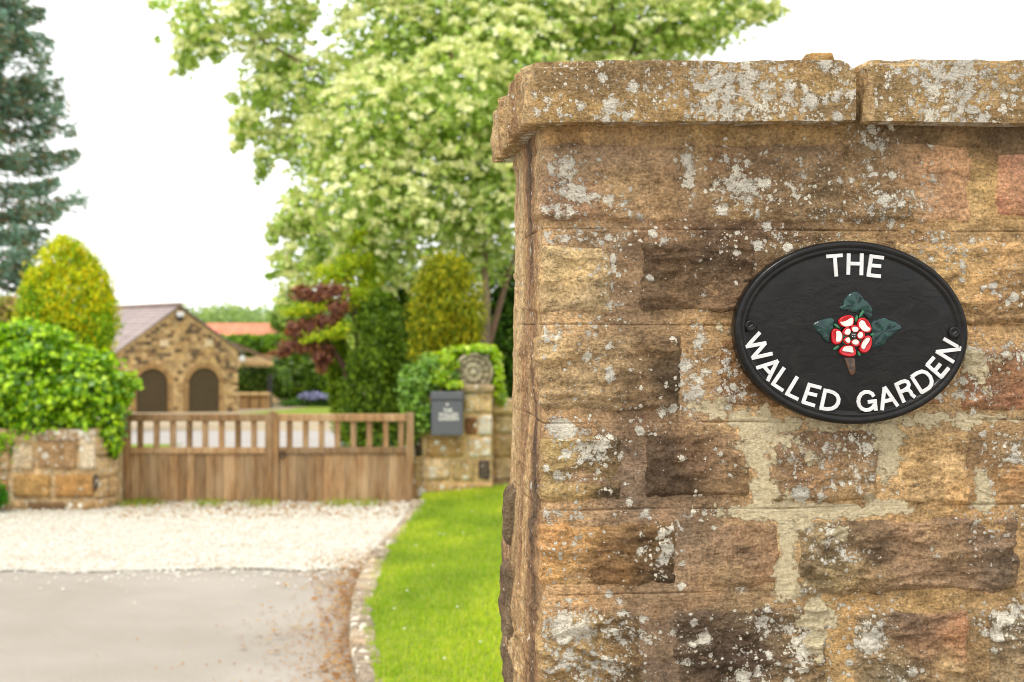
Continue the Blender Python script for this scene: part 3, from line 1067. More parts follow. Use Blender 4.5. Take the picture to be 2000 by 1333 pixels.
# rest of the end face: stones of the courses whose quoin is short, and the bulging dark rock
rowz = []
for (va, vb) in [(274, 442), (474, 622), (648, 806), (846, 990), (1016, 1150), (1192, 1400)]:
    rowz.append((px_wall(1060, vb)[1], px_wall(1060, va)[1]))
for i, (za, zb) in enumerate(rowz):
    face_stone(0, 0, 0, 0, 1.0, MORT, 700 + i * 7, -0.46, (-0.46, -0.265, za, zb)) if i in (1, 3, 5) else None

# the courses run on to the right of the picture
rnd = random.Random(31)
for i, (za, zb) in enumerate(rowz):
    right = max(st[2] for st in STONES if abs(px_wall(1060, st[3])[1] - za) < 0.03 or abs(px_wall(st[2], st[3])[1] - za) < 0.03)
    a = px_wall(right, 700)[0] + 0.032
    while a < 1.16:
        b = min(a + rnd.uniform(0.16, 0.30), 1.27)
        if b > 1.22:
            b = 1.27
        c = rnd.choice([(168, 132, 90), (130, 100, 72), (186, 146, 98), (110, 84, 62)])
        face_stone(0, 0, 0, 0, 0.9, [(0, 0, c), (4000, 0, c)], 900 + i * 17 + int(a * 90), None, (a, b, za, zb))
        a = b + 0.032


def wbox(s0, s1, y0, y1, z0, z1, **kw):
    V, F = rough_box((s0, y0, z0), (s1, y1, z1), **kw)
    return wall(V[:, 0], V[:, 1], V[:, 2]), F, V


for (s0, s1, y0, y1, z0, z1, sd_, c) in [(-0.026, 0.03, 0.36, 0.465, 1.425, 1.535, 5, (84, 74, 68)), (-0.028, 0.03, 0.33, 0.47, 1.13, 1.395, 8, (98, 84, 76))]:
    V, F, q = wbox(s0, s1, y0, y1, z0, z1, res=0.008, r=0.030, amp=0.020, scale=26, seed=sd_, octv=5, aniso=(1, 1, .7))
    ct = idw_end(q[:, 1] * 3 + 0.3, q[:, 2] * 2) * 0.55 * 0.5 + np.array(L3(c)) * 0.5
    mesh("stone", V, F, M['stone'], garden_wall, True, tint=ct, attrs={"lichen": 0.03, "crust": 0.0}, label="dark projecting boulder at the back of the wall end")

# courses outside the picture: below it to the ground and a little to the right
rnd = random.Random(11)
zb = px_wall(1060, 1400)[1]
mtone = np.array(L3((160, 132, 88)))
V, F = box((0, 0, 0), (1, 1, 1))
core = MB()
for (s0, s1, z0, z1) in ((0.012, 4.2, 0.0, 1.135), (1.285, 4.2, 1.135, Z_TOP), (0.012, 1.285, 1.135, Z_TOP)):
    y0 = 0.012 if not (s1 == 1.285) else 0.06
    c, d = ((s0 + s1) / 2, (y0 + DEPTH - 0.004) / 2, (z0 + z1) / 2), (s1 - s0, DEPTH - 0.004 - y0, z1 - z0)
    Vb, Fb = box((0, 0, 0), d)
    Vb = Vb + np.array(((s0 + s1) / 2, y0 + d[1] / 2, (z0 + z1) / 2))
    core.add(wall(Vb[:, 0], Vb[:, 1], Vb[:, 2]), Fb, mtone)
o = core.build("wall_core", M['stone'], garden_wall, attrs={"lichen": 0.2, "crust": 0.1})
z = 1.10
row = 0
hidden = MB()
while z > 0.12:
    hh = rnd.uniform(0.14, 0.17)
    s = -0.005
    while s < 2.2:
        ln = rnd.uniform(0.18, 0.42)
        V, F, q = wbox(s + 0.012, s + ln - 0.012, -0.006, 0.2, z - hh + 0.012, z - 0.012, res=0.05, r=0.012, amp=0.006, scale=20, seed=row * 50 + int(s * 100))
        hidden.add(V, F, np.array(L3(rnd.choice([(150, 118, 82), (176, 140, 94), (120, 92, 66), (140, 106, 80)]))))
        s += ln
    z -= hh
    row += 1
for i, (za, zb_) in enumerate(rowz):
    s = 1.34 + (i % 2) * 0.12 - 0.18 * (i in (0,))
    while s < 2.4:
        ln = rnd.uniform(0.2, 0.4)
        V, F, q = wbox(s + 0.012, s + ln - 0.012, -0.006, 0.2, za, zb_, res=0.05, r=0.012, amp=0.006, scale=20, seed=row * 50 + int(s * 100))
        hidden.add(V, F, np.array(L3(rnd.choice([(150, 118, 82), (176, 140, 94), (120, 92, 66), (140, 106, 80)]))))
        s += ln
hidden.build("lower_courses", M['stone'], garden_wall, smooth=True, attrs={"lichen": 0.35, "crust": 0.1}, kind='stuff')

# coping slabs
OV = 0.048
sj0, _ = px_wall(1673, 200, OV)
sj1, _ = px_wall(1689, 200, OV)


def coping(s0, s1, z0, z1, seed, dmg, tilt=0.0, yb=DEPTH + 0.045):
    V, F, q = wbox(s0, s1, -OV, yb, z0, z1, res=0.0052, r=0.0025, amp=0.0020, scale=34, seed=seed, octv=4, aniso=(0.8, 0.8, 1.5))
    s, y, z = q[:, 0].copy(), q[:, 1].copy(), q[:, 2].copy()
    # worn upper arris and flaked edges
    topf = sstep(z1 - 0.02, z1 - 0.004, z)
    frontf = sstep(-OV + 0.03, -OV + 0.002, y)
    z = z - topf * (0.002 + 0.0018 * fbm(s * 7, y * 5, None, 3, seed + 3)) - topf * frontf * 0.007 * np.maximum(0, fbm(s * 16, y * 0, None, 4, seed + 4) - 0.15)
    z = z + tilt * s
    z = z - topf * dmg * (0.016 * np.exp(-((s - s1) / 0.016) ** 2) + 0.010 * np.exp(-((s - s0) / 0.012) ** 2))
    # left end cleft along the bedding
    endf = sstep(s0 + 0.02, s0 + 0.003, s)
    s = s + endf * (0.022 * fbm(y * 34, z * 9, None, 4, seed + 7) + 0.006 * fbm(y * 110, z * 16, None, 2, seed + 8))
    z = z - endf * frontf * topf * 0.006
    y = y + 0.011 * frontf * sstep(z1 - 0.014, z1 - 0.010, z + 0.002 * fbm(s * 30, s * 0, None, 2, seed)) * sstep(0.16, 0.06, s - s0)
    V = wall(s, y, z)
    pal = np.array([L3(c) for c in [(152, 124, 78), (174, 144, 96), (132, 110, 76), (164, 138, 98)]])
    a = np.clip((fbm(s * 6, z * 24, y * 6, 4, seed + 11) * 0.5 + 0.5) * 4.4 - 0.7, 0, 2.999)
    i = np.floor(a).astype(int)
    f = (a - i)[:, None]
    col = (pal[i] * (1 - f) + pal[i + 1] * f) * 0.9 + 0.012
    e = endf[:, None]
    col = col * (1 - e) + idw_end(y * 1.4 + 0.05, z * 1.2) * 0.72 * e
    lo = (z < z0 + 0.02)[:, None]
    dens = 0.72 + 0.6 * fbm(s * 9, z * 9, y * 9, 3, seed + 20)
    li = np.clip(dens * 0.92, 0.1, 0.85) * np.where(endf > 0.5, 0.25, 1.0)
    o = mesh("coping_stone", V, F, M['stone'], garden_wall, True, tint=col * STONE_GAIN, attrs={"lichen": li, "crust": 0.0})
    o.data.set_sharp_from_angle(angle=R(42))
    return o


coping(-0.036, sj0, 2.177, 2.281, 51, 1.0, 0.020)
coping(sj1, 1.62, 2.187, 2.296, 57, 0.8)
# lump of old mortar on the joint
s0, z0 = px_wall(1590, 118, OV)
V, F, q = wbox(s0, s0 + 0.041, -0.030, 0.02, 2.283, 2.304, res=0.004, r=0.007, amp=0.006, scale=60, seed=3, octv=3)
mesh("mortar_lump", V, F, M['stone'], garden_wall, True, tint=np.array(L3((180, 144, 92))), attrs={"lichen": 0.15, "crust": 0.1})

# ------------------------------------------------------------------ oval house sign
SOFF = 0.022
SIGN_F = 0.030       # distance of the painted face from the wall plane
sc_, zc_ = px_wall(1664.5, 650, SIGN_F)
sloc = wall(sc_, -SIGN_F, zc_)
sign = thing("house_sign", "oval black cast house sign with white raised lettering THE WALLED GARDEN", "sign", tuple(sloc))
kpx = (PY0 + sc_ * ST) / FPX
SA, SB = 234 * kpx * 0.992, 178.5 * kpx * 0.992
TILT = -R(2.6)


def sg(x, z, d):
    """sign coordinates (right, up, out of the face) -> world; flat painted face at d=0"""
    x = np.asarray(x, float)
    z = np.asarray(z, float)
    return wall(sc_ + x, -SIGN_F - np.asarray(d, float) + 0 * x, zc_ + z)


def spx(u, v):
    """photo pixel -> sign coordinates"""
    s, z = px_wall(np.asarray(u, float), np.asarray(v, float), SIGN_F)
    return s - sc_, z - zc_


prof = [(0.004, -0.024), (0.000, -0.020), (0.000, -0.004), (0.0015, 0.0015), (0.005, 0.0045), (0.0095, 0.0045), (0.0115, 0.0022), (0.0125, 0.0018), (0.0145, 0.0032), (0.0175, 0.0028), (0.0195, 0.0005),
        (0.0205, -0.0006), (0.023, 0.0), (0.05, 0.0003), (0.09, 0.0006), (0.13, 0.0008)]
NS = 160
V = []
an = np.linspace(0, 2 * np.pi, NS, endpoint=False)
for ins, d in prof:
    x = (SA - ins) * np.cos(an)
    z = (SB - ins) * np.sin(an)
    xr = x * math.cos(TILT) - z * math.sin(TILT)
    zr = x * math.sin(TILT) + z * math.cos(TILT)
    V.append(sg(xr, zr, d))
V = np.concatenate(V)
F = []
for i in range(len(prof) - 1):
    for k in range(NS):
        F.append((i * NS + k, i * NS + (k + 1) % NS, (i + 1) * NS + (k + 1) % NS, (i + 1) * NS + k))
F.append(tuple(range((len(prof) - 1) * NS, len(prof) * NS)))
F.append(tuple(range(NS))[::-1])
mesh("plaque", V, F, M['black'], sign, True)

LW = 0.0031     # half stroke


def stroke(pts, hw, d0, d1, ends=0.0):
    """raised bar of constant width along a polyline (mitred), chamfered top"""
    p = [Vector(q) for q in pts]
    if ends:
        p[0] = p[0] + (p[0] - p[1]).normalized() * ends
        p[-1] = p[-1] + (p[-1] - p[-2]).normalized() * ends
    m = len(p)
    Ls, Rs, Li, Ri = [], [], [], []
    for i in range(m):
        t0 = (p[i] - p[i - 1]).normalized() if i > 0 else None
        t1 = (p[i + 1] - p[i]).normalized() if i < m - 1 else None
        if t0 is None:
            t = t1
            k = 1
        elif t1 is None:
            t = t0
            k = 1
        else:
            t = (t0 + t1).normalized()
            k = 1 / max(0.45, t.dot(t0))
        nn = Vector((-t.y, t.x)) * k
        Ls.append(p[i] + nn * hw)
        Rs.append(p[i] - nn * hw)
        Li.append(p[i] + nn * (hw - 0.0004))
        Ri.append(p[i] - nn * (hw - 0.0004))
    V = []
    for arr, d in ((Ls, d0), (Rs, d0), (Ls, d1 - 0.0005), (Rs, d1 - 0.0005), (Li, d1), (Ri, d1)):
        a = np.array([(q.x, q.y) for q in arr])
        V.append(sg(a[:, 0], a[:, 1], d))
    V = np.concatenate(V)
    F = []
    for i in range(m - 1):
        F.append((2 * m + i, i, i + 1, 2 * m + i + 1))
        F.append((m + i, 3 * m + i, 3 * m + i + 1, m + i + 1))
        F.append((4 * m + i, 2 * m + i, 2 * m + i + 1, 4 * m + i + 1))
        F.append((3 * m + i, 5 * m + i, 5 * m + i + 1, 3 * m + i + 1))
        F.append((5 * m + i, 4 * m + i, 4 * m + i + 1, 5 * m + i + 1))
    for e in (0, m - 1):
        F.append((e, 2 * m + e, 4 * m + e, 5 * m + e, 3 * m + e, m + e))
    return V, F


def c1(x, y):
    return (1430 + x / 6.664, 640 + y / 6.664)


def c2(x, y):
    return (1650 + x / 6.664, 640 + y / 6.664)


def c3(x, y):
    return (1590 + x / 12.5, 470 + y / 12.5)


LET = [
    (c3, 0.92, [[(288, 396), (686, 366)], [(498, 410), (534, 882)]]),
    (c3, 0.92, [[(840, 320), (826, 838)], [(1158, 320), (1144, 852)], [(860, 566), (1130, 574)]]),
    (c3, 0.92, [[(1394, 345), (1316, 872)], [(1352, 386), (1692, 430)], [(1380, 612), (1622, 634)], [(1284, 846), (1616, 880)]]),
    (c1, 1.0, [[(358, 64), (186, 254)], [(170, 252), (440, 202)], [(428, 204), (254, 404)], [(246, 402), (520, 340)]]),
    (c1, 1.0, [[(596, 438), (308, 530)], [(590, 430), (456, 698)], [(412, 512), (498, 606)]]),
    (c1, 1.0, [[(676, 522), (528, 738), (660, 824)]]),
    (c1, 1.0, [[(846, 640), (710, 866), (856, 936)]]),
    (c1, 1.0, [[(1008, 724), (918, 984)], [(990, 744), (1154, 786)], [(958, 850), (1098, 884)], [(906, 968), (1070, 1018)]]),
    (c1, 1.0, [[(1212, 798), (1154, 1064)], [(1192, 818), (1262, 830), (1318, 850), (1362, 886), (1382, 932), (1376, 982), (1346, 1028), (1296, 1056), (1232, 1062), (1132, 1048)]]),
    (c2, 1.0, [[(372, 898), (350, 862), (306, 840), (256, 840), (208, 870), (180, 918), (172, 966), (184, 1016), (216, 1056), (264, 1076), (316, 1070), (358, 1044), (384, 1000)], [(296, 970), (410, 956)], [(384, 940), (400, 1082)]]),
    (c2, 1.0, [[(512, 776), (480, 1078)], [(510, 774), (684, 1024)], [(496, 966), (622, 934)]]),
    (c2, 1.0, [[(660, 736), (768, 976)], [(648, 752), (730, 710), (776, 698), (812, 710), (828, 742), (818, 782), (780, 812), (700, 852)], [(770, 818), (822, 812), (850, 838), (868, 876), (908, 908)]]),
    (c2, 1.0, [[(862, 636), (1004, 856)], [(860, 646), (936, 594), (1000, 572), (1056, 590), (1104, 638), (1126, 694), (1122, 744), (1092, 786), (1050, 814), (992, 848)]]),
    (c2, 1.0, [[(1056, 478), (1262, 656)], [(1064, 494), (1158, 386)], [(1158, 574), (1240, 474)], [(1248, 648), (1348, 526)]]),
    (c2, 1.0, [[(1282, 148), (1508, 276)], [(1500, 282), (1182, 318)], [(1186, 312), (1412, 452)]]),
]
for fn, kx, strokes in LET:
    mb = MB()
    for j, st in enumerate(strokes):
        pts = [tuple(float(q) for q in spx(*fn(*a))) for a in st]
        Vs, Fs = stroke(pts, LW, 0.0, 0.0030 + 0.00022 * j)
        mb.add(Vs, Fs)
    mb.build("letter", M['white'], sign)


def c6(x, y):
    return (1540 + x / 6.058, 540 + y / 6.058)


def smooth_poly(pts, it=2):
    p = [np.array(q, float) for q in pts]
    for _ in range(it):
        q = []
        for i in range(len(p)):
            a, b = p[i], p[(i + 1) % len(p)]
            q += [a * 0.75 + b * 0.25, a * 0.25 + b * 0.75]
        p = q
    return np.array(p)


def dome(name, pts, mat, parent, d0, hgt, rings=((1.0, 0), (0.97, 0.45), (0.9, 0.8), (0.75, 1.0), (0.4, 1.05)), rough=0.0, seed=0, it=2, conv=c6):
    p = smooth_poly(pts, it)
    uv = np.array([conv(*q) for q in p])
    x, z = spx(uv[:, 0], uv[:, 1])
    cx, cz = x.mean(), z.mean()
    V = []
    n = len(x)
    for k, hf in rings:
        xx = cx + (x - cx) * k
        zz = cz + (z - cz) * k
        dd = d0 + hgt * hf + rough * fbm(xx * 160, zz * 160, None, 3, seed) * (k < 0.99)
        V.append(sg(xx, zz, dd))
    V.append(sg(np.array([cx]), np.array([cz]), d0 + hgt * rings[-1][1]))
    V = np.concatenate(V)
    F = []
    for r_ in range(len(rings) - 1):
        for k in range(n):
            F.append((r_ * n + k, r_ * n + (k + 1) % n, (r_ + 1) * n + (k + 1) % n, (r_ + 1) * n + k))
    b = (len(rings) - 1) * n
    for k in range(n):
        F.append((b + k, b + (k + 1) % n, len(V) - 1))
    return mesh(name, V, F, mat, parent, True)


rose = dome("rose", [(640, 600), (860, 600), (900, 760), (760, 880), (600, 780)], M['sepal'], sign, 0.0, 0.003)
LEAVES = [
    [(268, 568), (350, 520), (430, 500), (500, 484), (560, 520), (530, 600), (500, 690), (490, 800), (440, 780), (396, 735), (390, 700), (330, 665), (310, 620)],
    [(960, 560), (1020, 510), (1130, 482), (1200, 520), (1280, 545), (1358, 604), (1290, 665), (1230, 705), (1170, 770), (1090, 840), (1010, 858), (960, 830), (975, 700)],
    [(590, 375), (610, 345), (645, 350), (650, 280), (700, 220), (760, 176), (830, 185), (875, 235), (890, 275), (950, 310), (985, 370), (1004, 440), (985, 510), (935, 520), (920, 440), (890, 390), (820, 420), (760, 448), (690, 405), (620, 405)],
]
for i, lf in enumerate(LEAVES):
    dome("leaf", lf, M['rosegreen'], rose, 0.0, 0.0042, rough=0.0028, seed=i * 5)
for (x, y, a, l) in [(796, 505, 80, 60), (565, 590, 145, 60), (985, 690, 10, 40), (560, 845, 215, 60), (825, 915, 290, 50), (860, 440, 60, 90)]:
    ca, sa = math.cos(R(a)), -math.sin(R(a))
    dome("sepal", [(x + ca * l, y + sa * l), (x - sa * 24, y + ca * 24), (x - ca * l, y - sa * l), (x + sa * 24, y - ca * 24)], M['sepal'], rose, 0.0015, 0.003)
dome("stem", [(640, 950), (790, 955), (782, 1020), (796, 1110), (775, 1172), (728, 1178), (702, 1110), (672, 1020)], M['stem'], rose, 0.0, 0.004, rough=0.002, seed=9)
# (leaf vein and gold thread between the leaves)
PET = [
    [(575, 520), (640, 470), (730, 455), (775, 490), (765, 570), (735, 600), (640, 608), (590, 575)],
    [(800, 545), (830, 490), (900, 490), (960, 560), (982, 640), (940, 678), (860, 660), (800, 590)],
    [(890, 705), (960, 695), (985, 760), (965, 860), (900, 915), (840, 900), (815, 850), (850, 770)],
    [(625, 830), (700, 800), (770, 820), (795, 890), (785, 945), (700, 955), (610, 930), (580, 890)],
    [(500, 650), (540, 610), (610, 640), (640, 700), (625, 780), (570, 815), (510, 800), (496, 730)],
]
INP = [
    [(540 + 40, 535), (650, 540), (740, 480), (760, 500), (755, 570), (720, 596), (650, 606), (600, 570)],
    [(806, 560), (845, 510), (890, 530), (915, 590), (968, 620), (950, 655), (880, 668), (820, 610)],
    [(895, 730), (950, 715), (955, 760), (905, 820), (880, 880), (840, 850), (850, 790)],
    [(650, 822), (745, 820), (755, 860), (765, 915), (700, 895), (620, 890), (620, 860)],
    [(545, 640), (600, 640), (632, 700), (612, 770), (570, 790), (540, 770), (555, 700)],
]
fc = (745, 702)
DISH = ((1, 0), (.97, .55), (.9, .95), (.82, 1.0), (.7, .72), (.3, .5))
for q, w_ in zip(PET, INP):
    pt = dome("outer_petal", q, M['red'], rose, 0.002, 0.0048, rings=DISH, it=2)
    dome("petal_blade", [(fx * 0.94 + 0.06 * np.mean([a[0] for a in w_]), fy * 0.94 + 0.06 * np.mean([a[1] for a in w_])) for fx, fy in w_], M['cream'], rose, 0.0058, 0.0010, rings=((1, 0), (0.94, 1.0), (0.7, 0.7), (0.3, 0.5)), it=2)
PI_ = [
    [(715, 600), (750, 572), (810, 585), (832, 620), (800, 665), (745, 668), (722, 640)],
    [(815, 650), (850, 640), (888, 670), (885, 720), (845, 752), (795, 740), (785, 690)],
    [(722, 760), (770, 735), (820, 760), (835, 800), (800, 835), (745, 825), (715, 795)],
    [(635, 740), (690, 705), (715, 740), (715, 790), (690, 812), (650, 795), (632, 765)],
    [(625, 640), (670, 595), (715, 610), (725, 660), (700, 705), (640, 700), (620, 670)],
]
for q in PI_:
    cx = sum(a[0] for a in q) / len(q)
    cy = sum(a[1] for a in q) / len(q)
    dome("inner_petal", q, M['red'], rose, 0.0064, 0.0034, rings=DISH)
    k = 0.72
    ox, oy = (fc[0] - cx) * 0.10, (fc[1] - cy) * 0.10
    dome("inner_blade", [(cx + ox + (a - cx) * k, cy + oy + (b - cy) * k) for a, b in q], M['cream'], rose, 0.0090, 0.0008, rings=((1, 0), (0.93, 1.0), (0.6, 0.7)))
dome("seed_head", [(fc[0] + 40 * math.cos(a), fc[1] + 40 * math.sin(a)) for a in np.linspace(0, 2 * np.pi, 9)[:-1]], M['iron'], rose, 0.0088, 0.003)
for dx, dy in ((-10, -14), (12, -12), (-14, 10), (12, 14)):
    dome("seed", [(fc[0] + dx + 7 * math.cos(a), fc[1] + dy + 7 * math.sin(a)) for a in np.linspace(0, 2 * np.pi, 7)[:-1]], M['white'], rose, 0.0112, 0.0012, it=1)
for (u, v) in ((1465.5, 637), (1863, 650)):
    x, z = spx(u, v)
    r0 = 0.0105
    an = np.linspace(0, 2 * np.pi, 24, endpoint=False)
    V = []
    pr = [(1.0, 0.0), (1.0, 0.003), (0.85, 0.0052), (0.62, 0.0058), (0.5, 0.0052), (0.42, 0.0046), (0.2, 0.0046)]
    for k, d in pr:
        V.append(sg(x + r0 * k * np.cos(an), z + r0 * k * np.sin(an), d))
    V = np.concatenate(V)
    F = [(i * 24 + k, i * 24 + (k + 1) % 24, (i + 1) * 24 + (k + 1) % 24, (i + 1) * 24 + k) for i in range(len(pr) - 1) for k in range(24)]
    F.append(tuple(range(6 * 24, 7 * 24)))
    o = mesh("screw", V, F, M['black'], sign, True)
    a = R(35)
    Vs, Fs = stroke([(x - 0.0034 * math.cos(a), z - 0.0034 * math.sin(a)), (x + 0.0034 * math.cos(a), z + 0.0034 * math.sin(a))], 0.0009, 0.0044, 0.0049)
    mesh("slot", Vs, Fs, enamel("worn_steel", (0.10, 0.10, 0.10, 1), 0.4), o)

# ------------------------------------------------------------------ plants
def leaves(n, clumps, size, pal, rng, aspect=0.55, shell=0.5, up=0.4, spread=1.0, vert=0.0, stretch=1.0):
    """n folded leaves through the ellipsoid clumps (x,y,z,rx,ry,rz)"""
    C = np.array(clumps, float)
    wgt = (C[:, 3] * C[:, 4] * C[:, 5]) ** (2 / 3)
    i = rng.choice(len(C), n, p=wgt / wgt.sum())
    d = rng.normal(size=(n, 3))
    d /= np.linalg.norm(d, axis=1, keepdims=True)
    r = (shell + (1 - shell) * rng.random(n)) * (1 + 0.16 * rng.normal(size=n) * spread)
    lump = 1 + 0.22 * fbm(d[:, 0] * 2.5 + i * 3.1, d[:, 1] * 2.5, d[:, 2] * 2.5, 3, 4)
    p = C[i, :3] + d * C[i, 3:6] * (r * lump)[:, None]
    nrm = d * 0.7 + np.array([0, 0, up]) + rng.normal(size=(n, 3)) * 0.55
    nrm /= np.linalg.norm(nrm, axis=1, keepdims=True)
    a = rng.normal(size=(n, 3))
    a[:, 2] += vert
    a -= nrm * (a * nrm).sum(1, keepdims=True)
    a /= np.linalg.norm(a, axis=1, keepdims=True)
    b = np.cross(nrm, a)
    s = size * rng.uniform(0.65, 1.3, n)[:, None]
    wd = s * aspect
    V = np.empty((n, 4, 3))
    V[:, 0] = p - a * s * 0.5 * stretch
    V[:, 1] = p + b * wd * 0.5 + nrm * wd * 0.18
    V[:, 2] = p + a * s * 0.5 * stretch
    V[:, 3] = p - b * wd * 0.5 + nrm * wd * 0.18
    F = np.arange(n * 4).reshape(n, 4)
    pal = np.array([L3(c) for c in pal])
    col = pal[rng.integers(0, len(pal), n)] * rng.uniform(0.75, 1.25, (n, 1))
    return V.reshape(-1, 3), F, np.repeat(col, 4, 0)


def pc(lst, Y, dy=None):
    """clumps given as (u, v, ru, rv[, dY, ry]) at depth Y"""
    out = []
    for q in lst:
        u, v, ru, rv = q[:4]
        yy = Y + (q[4] if len(q) > 4 else 0.0)
        x, y, z = P(u, v, yy)
        k = yy / FPX
        ry = q[5] if len(q) > 5 else (dy or min(ru, rv) * k)
        out.append((x, y, z, ru * k, ry, rv * k))
    return out


def plant(name, label, cat, base, clumps, n, size, pal, seed, mat='leaf', trunk=None, crown='crown', group=None, **kw):
    t = thing(name, label, cat, base, group)
    rg = np.random.default_rng(seed)
    V, F, T = leaves(n, clumps, size, pal, rg, **kw)
    mesh(crown, V, F, M[mat], t, tint=T)
    if trunk:
        for pts, rad, c in trunk:
            Vt, Ft = tube(pts, rad, 8)
            mesh("trunk", Vt, Ft, M['bark'], t, True, tint=np.array(L3(c)))
    return t


# flowering tree above the gate pillar
YT = 20.5
crown_px = [
    (385, 60, 46, 40, 0, .4), (365, 110, 34, 32, 0, .3), (420, 90, 34, 40, 0, .3), (372, 18, 40, 24, 0.3, .4), (474, 36, 50, 50, 0, .5), (560, 40, 60, 45, .5, .5), (310, 8, 20, 12, 0, .2), (308, 78, 7, 9, 0, .1), (340, 55, 12, 14, 0, .1), (352, 140, 14, 10, 0, .1), (455, 195, 16, 12, 0, .1), (462, 290, 12, 10, 0, .1), (505, 352, 10, 14, 0, .1), (600, 30, 26, 18, .3, .2), (640, 60, 14, 12, .3, .1), (535, 470, 16, 12, 0, .1), (528, 540, 12, 9, 0, .1),
    (545, 120, 78, 56, .4, .6), (515, 190, 56, 46, .2, .5), (484, 250, 34, 38, 0, .4), (515, 320, 20, 30, 0, .3), (545, 275, 44, 46, .5, .4),
    (620, 190, 90, 84, .6, .9), (640, 300, 90, 76, .2, .9), (600, 420, 56, 56, 0, .6), (570, 440, 40, 26, 0, .3), (640, 500, 84, 74, .2, .9), (585, 560, 40, 50, 0, .4), (556, 600, 20, 34, 0, .3), (560, 520, 30, 30, 0, .3), (545, 450, 30, 20, 0, .3),
    (770, 110, 130, 110, .6, 1.3), (760, 250, 140, 120, -.4, 1.4), (720, 400, 120, 110, -.6, 1.3), (830, 400, 130, 120, -.5, 1.3), (740, 510, 90, 60, -.6, .8),
    (900, 60, 140, 90, .6, 1.4), (900, 220, 140, 130, -.7, 1.5), (960, 380, 110, 120, -.4, 1.3), (930, 500, 90, 60, .2, .8), (1000, 130, 130, 110, 0, 1.4), (1040, 290, 130, 130, 0, 1.4),
    (1060, 40, 130, 76, .6, 1.2), (1180, 60, 120, 78, .8, 1.2), (1290, 70, 110, 70, .8, 1.0), (1370, 50, 90, 56, .6, .9), (1450, 20, 70, 36, .6, .6), (1500, 30, 36, 22, .6, .3), (1180, 210, 140, 100, .5, 1.2), (1120, 400, 110, 100, .5, 1.0),
    (760, -30, 160, 60, .6, 1.2), (950, -60, 190, 80, .6, 1.4), (1200, -60, 190, 80, .8, 1.3), (1400, -50, 110, 60, .8, .8), (500, -40, 120, 50, .3, .8),
]
cl = pc(crown_px, YT)
tz = float(gz(YT))
base = (P(945, 633, YT)[0], YT, tz)
tree = thing("flowering_tree", "broad pale green tree smothered in cream blossom behind the gate pillar", "tree", base)
rg = np.random.default_rng(41)
V, F, T = leaves(52000, cl, 0.115, [(180, 202, 112), (192, 210, 126), (166, 192, 94), (200, 216, 142), (144, 172, 76)], rg, aspect=0.62, shell=0.35, up=0.5, spread=1.3)
mesh("crown", V, F, M['leaf'], tree, tint=T)
# flat cream flower heads
C = np.array(cl)
nb = 3000
wgt = (C[:, 3] * C[:, 5])
i = rg.choice(len(C), nb, p=wgt / wgt.sum())
d = rg.normal(size=(nb, 3)) + np.array([0, -0.7, 0.75])
d /= np.linalg.norm(d, axis=1, keepdims=True)
p = C[i, :3] + d * C[i, 3:6] * (0.9 + 0.16 * rg.random(nb))[:, None]
nq = 12
o_ = rg.normal(size=(nb, nq, 3))
ax = d * 0.5 + np.array([0, -0.2, 0.8])
ax /= np.linalg.norm(ax, axis=1, keepdims=True)
o_ -= ax[:, None, :] * (o_ * ax[:, None, :]).sum(2, keepdims=True) * 0.75
rad = rg.uniform(0.05, 0.10, (nb, 1, 1))
q = p[:, None, :] + o_ * rad * 0.55
s = rg.uniform(0.018, 0.034, (nb, nq, 1))
e1 = rg.normal(size=(nb, nq, 3))
e1 /= np.linalg.norm(e1, axis=2, keepdims=True)
e2 = np.cross(e1, rg.normal(size=(nb, nq, 3)))
e2 /= np.linalg.norm(e2, axis=2, keepdims=True)
V = np.stack([q - e1 * s - e2 * s, q + e1 * s - e2 * s, q + e1 * s + e2 * s, q - e1 * s + e2 * s], 2).reshape(-1, 3)
pal = np.array([L3(c) for c in [(236, 236, 186), (222, 226, 164), (242, 242, 206), (206, 212, 144)]])
T = np.repeat(np.repeat(pal[rg.integers(0, 4, nb)], nq, 0), 4, 0)
mesh("blossom", V, np.arange(len(V)).reshape(-1, 4), M['petal'], tree, tint=T, kind='stuff')


def limb(name, px, Y, r0, r1, col, parent, n=7):
    pts = [P(u, v, Y + (q[0] if q else 0)) for u, v, *q in px]
    rad = np.linspace(r0, r1, len(pts))
    V, F = tube(pts, rad, n)
    return mesh(name, V, F, M['bark'], parent, True, tint=np.array(L3(col)))


limb("trunk", [(947, 905), (947, 690), (950, 600), (944, 480), (930, 360), (900, 220), (880, 100)], YT - .2, .075, .03, (128, 112, 92), tree)
limb("limb", [(947, 700), (975, 600), (1010, 480), (1060, 330), (1080, 150)], YT, .05, .02, (120, 100, 80), tree)
limb("limb", [(944, 480), (900, 440), (860, 420), (780, 330), (700, 230), (600, 130), (480, 60), (380, 40)], YT, .04, .012, (104, 84, 66), tree)
limb("limb", [(930, 420), (880, 330), (800, 180), (740, 60)], YT + .2, .035, .012, (104, 84, 66), tree)
limb("limb", [(1060, 330), (1180, 180), (1285, 60), (1310, -60)], YT + .2, .036, .022, (104, 92, 72), tree)
limb("limb", [(1180, 180), (1240, 90), (1262, -40)], YT + .3, .03, .018, (104, 92, 72), tree)
limb("limb", [(1285, 90), (1400, 40), (1520, 10)], YT + .4, .014, .006, (96, 80, 60), tree)
limb("limb", [(1180, 190), (1200, 60), (1190, -60)], YT + .2, .028, .018, (104, 92, 72), tree)
limb("limb", [(770, 330), (680, 380), (600, 430), (520, 440)], YT - .2, .02, .008, (104, 84, 66), tree)

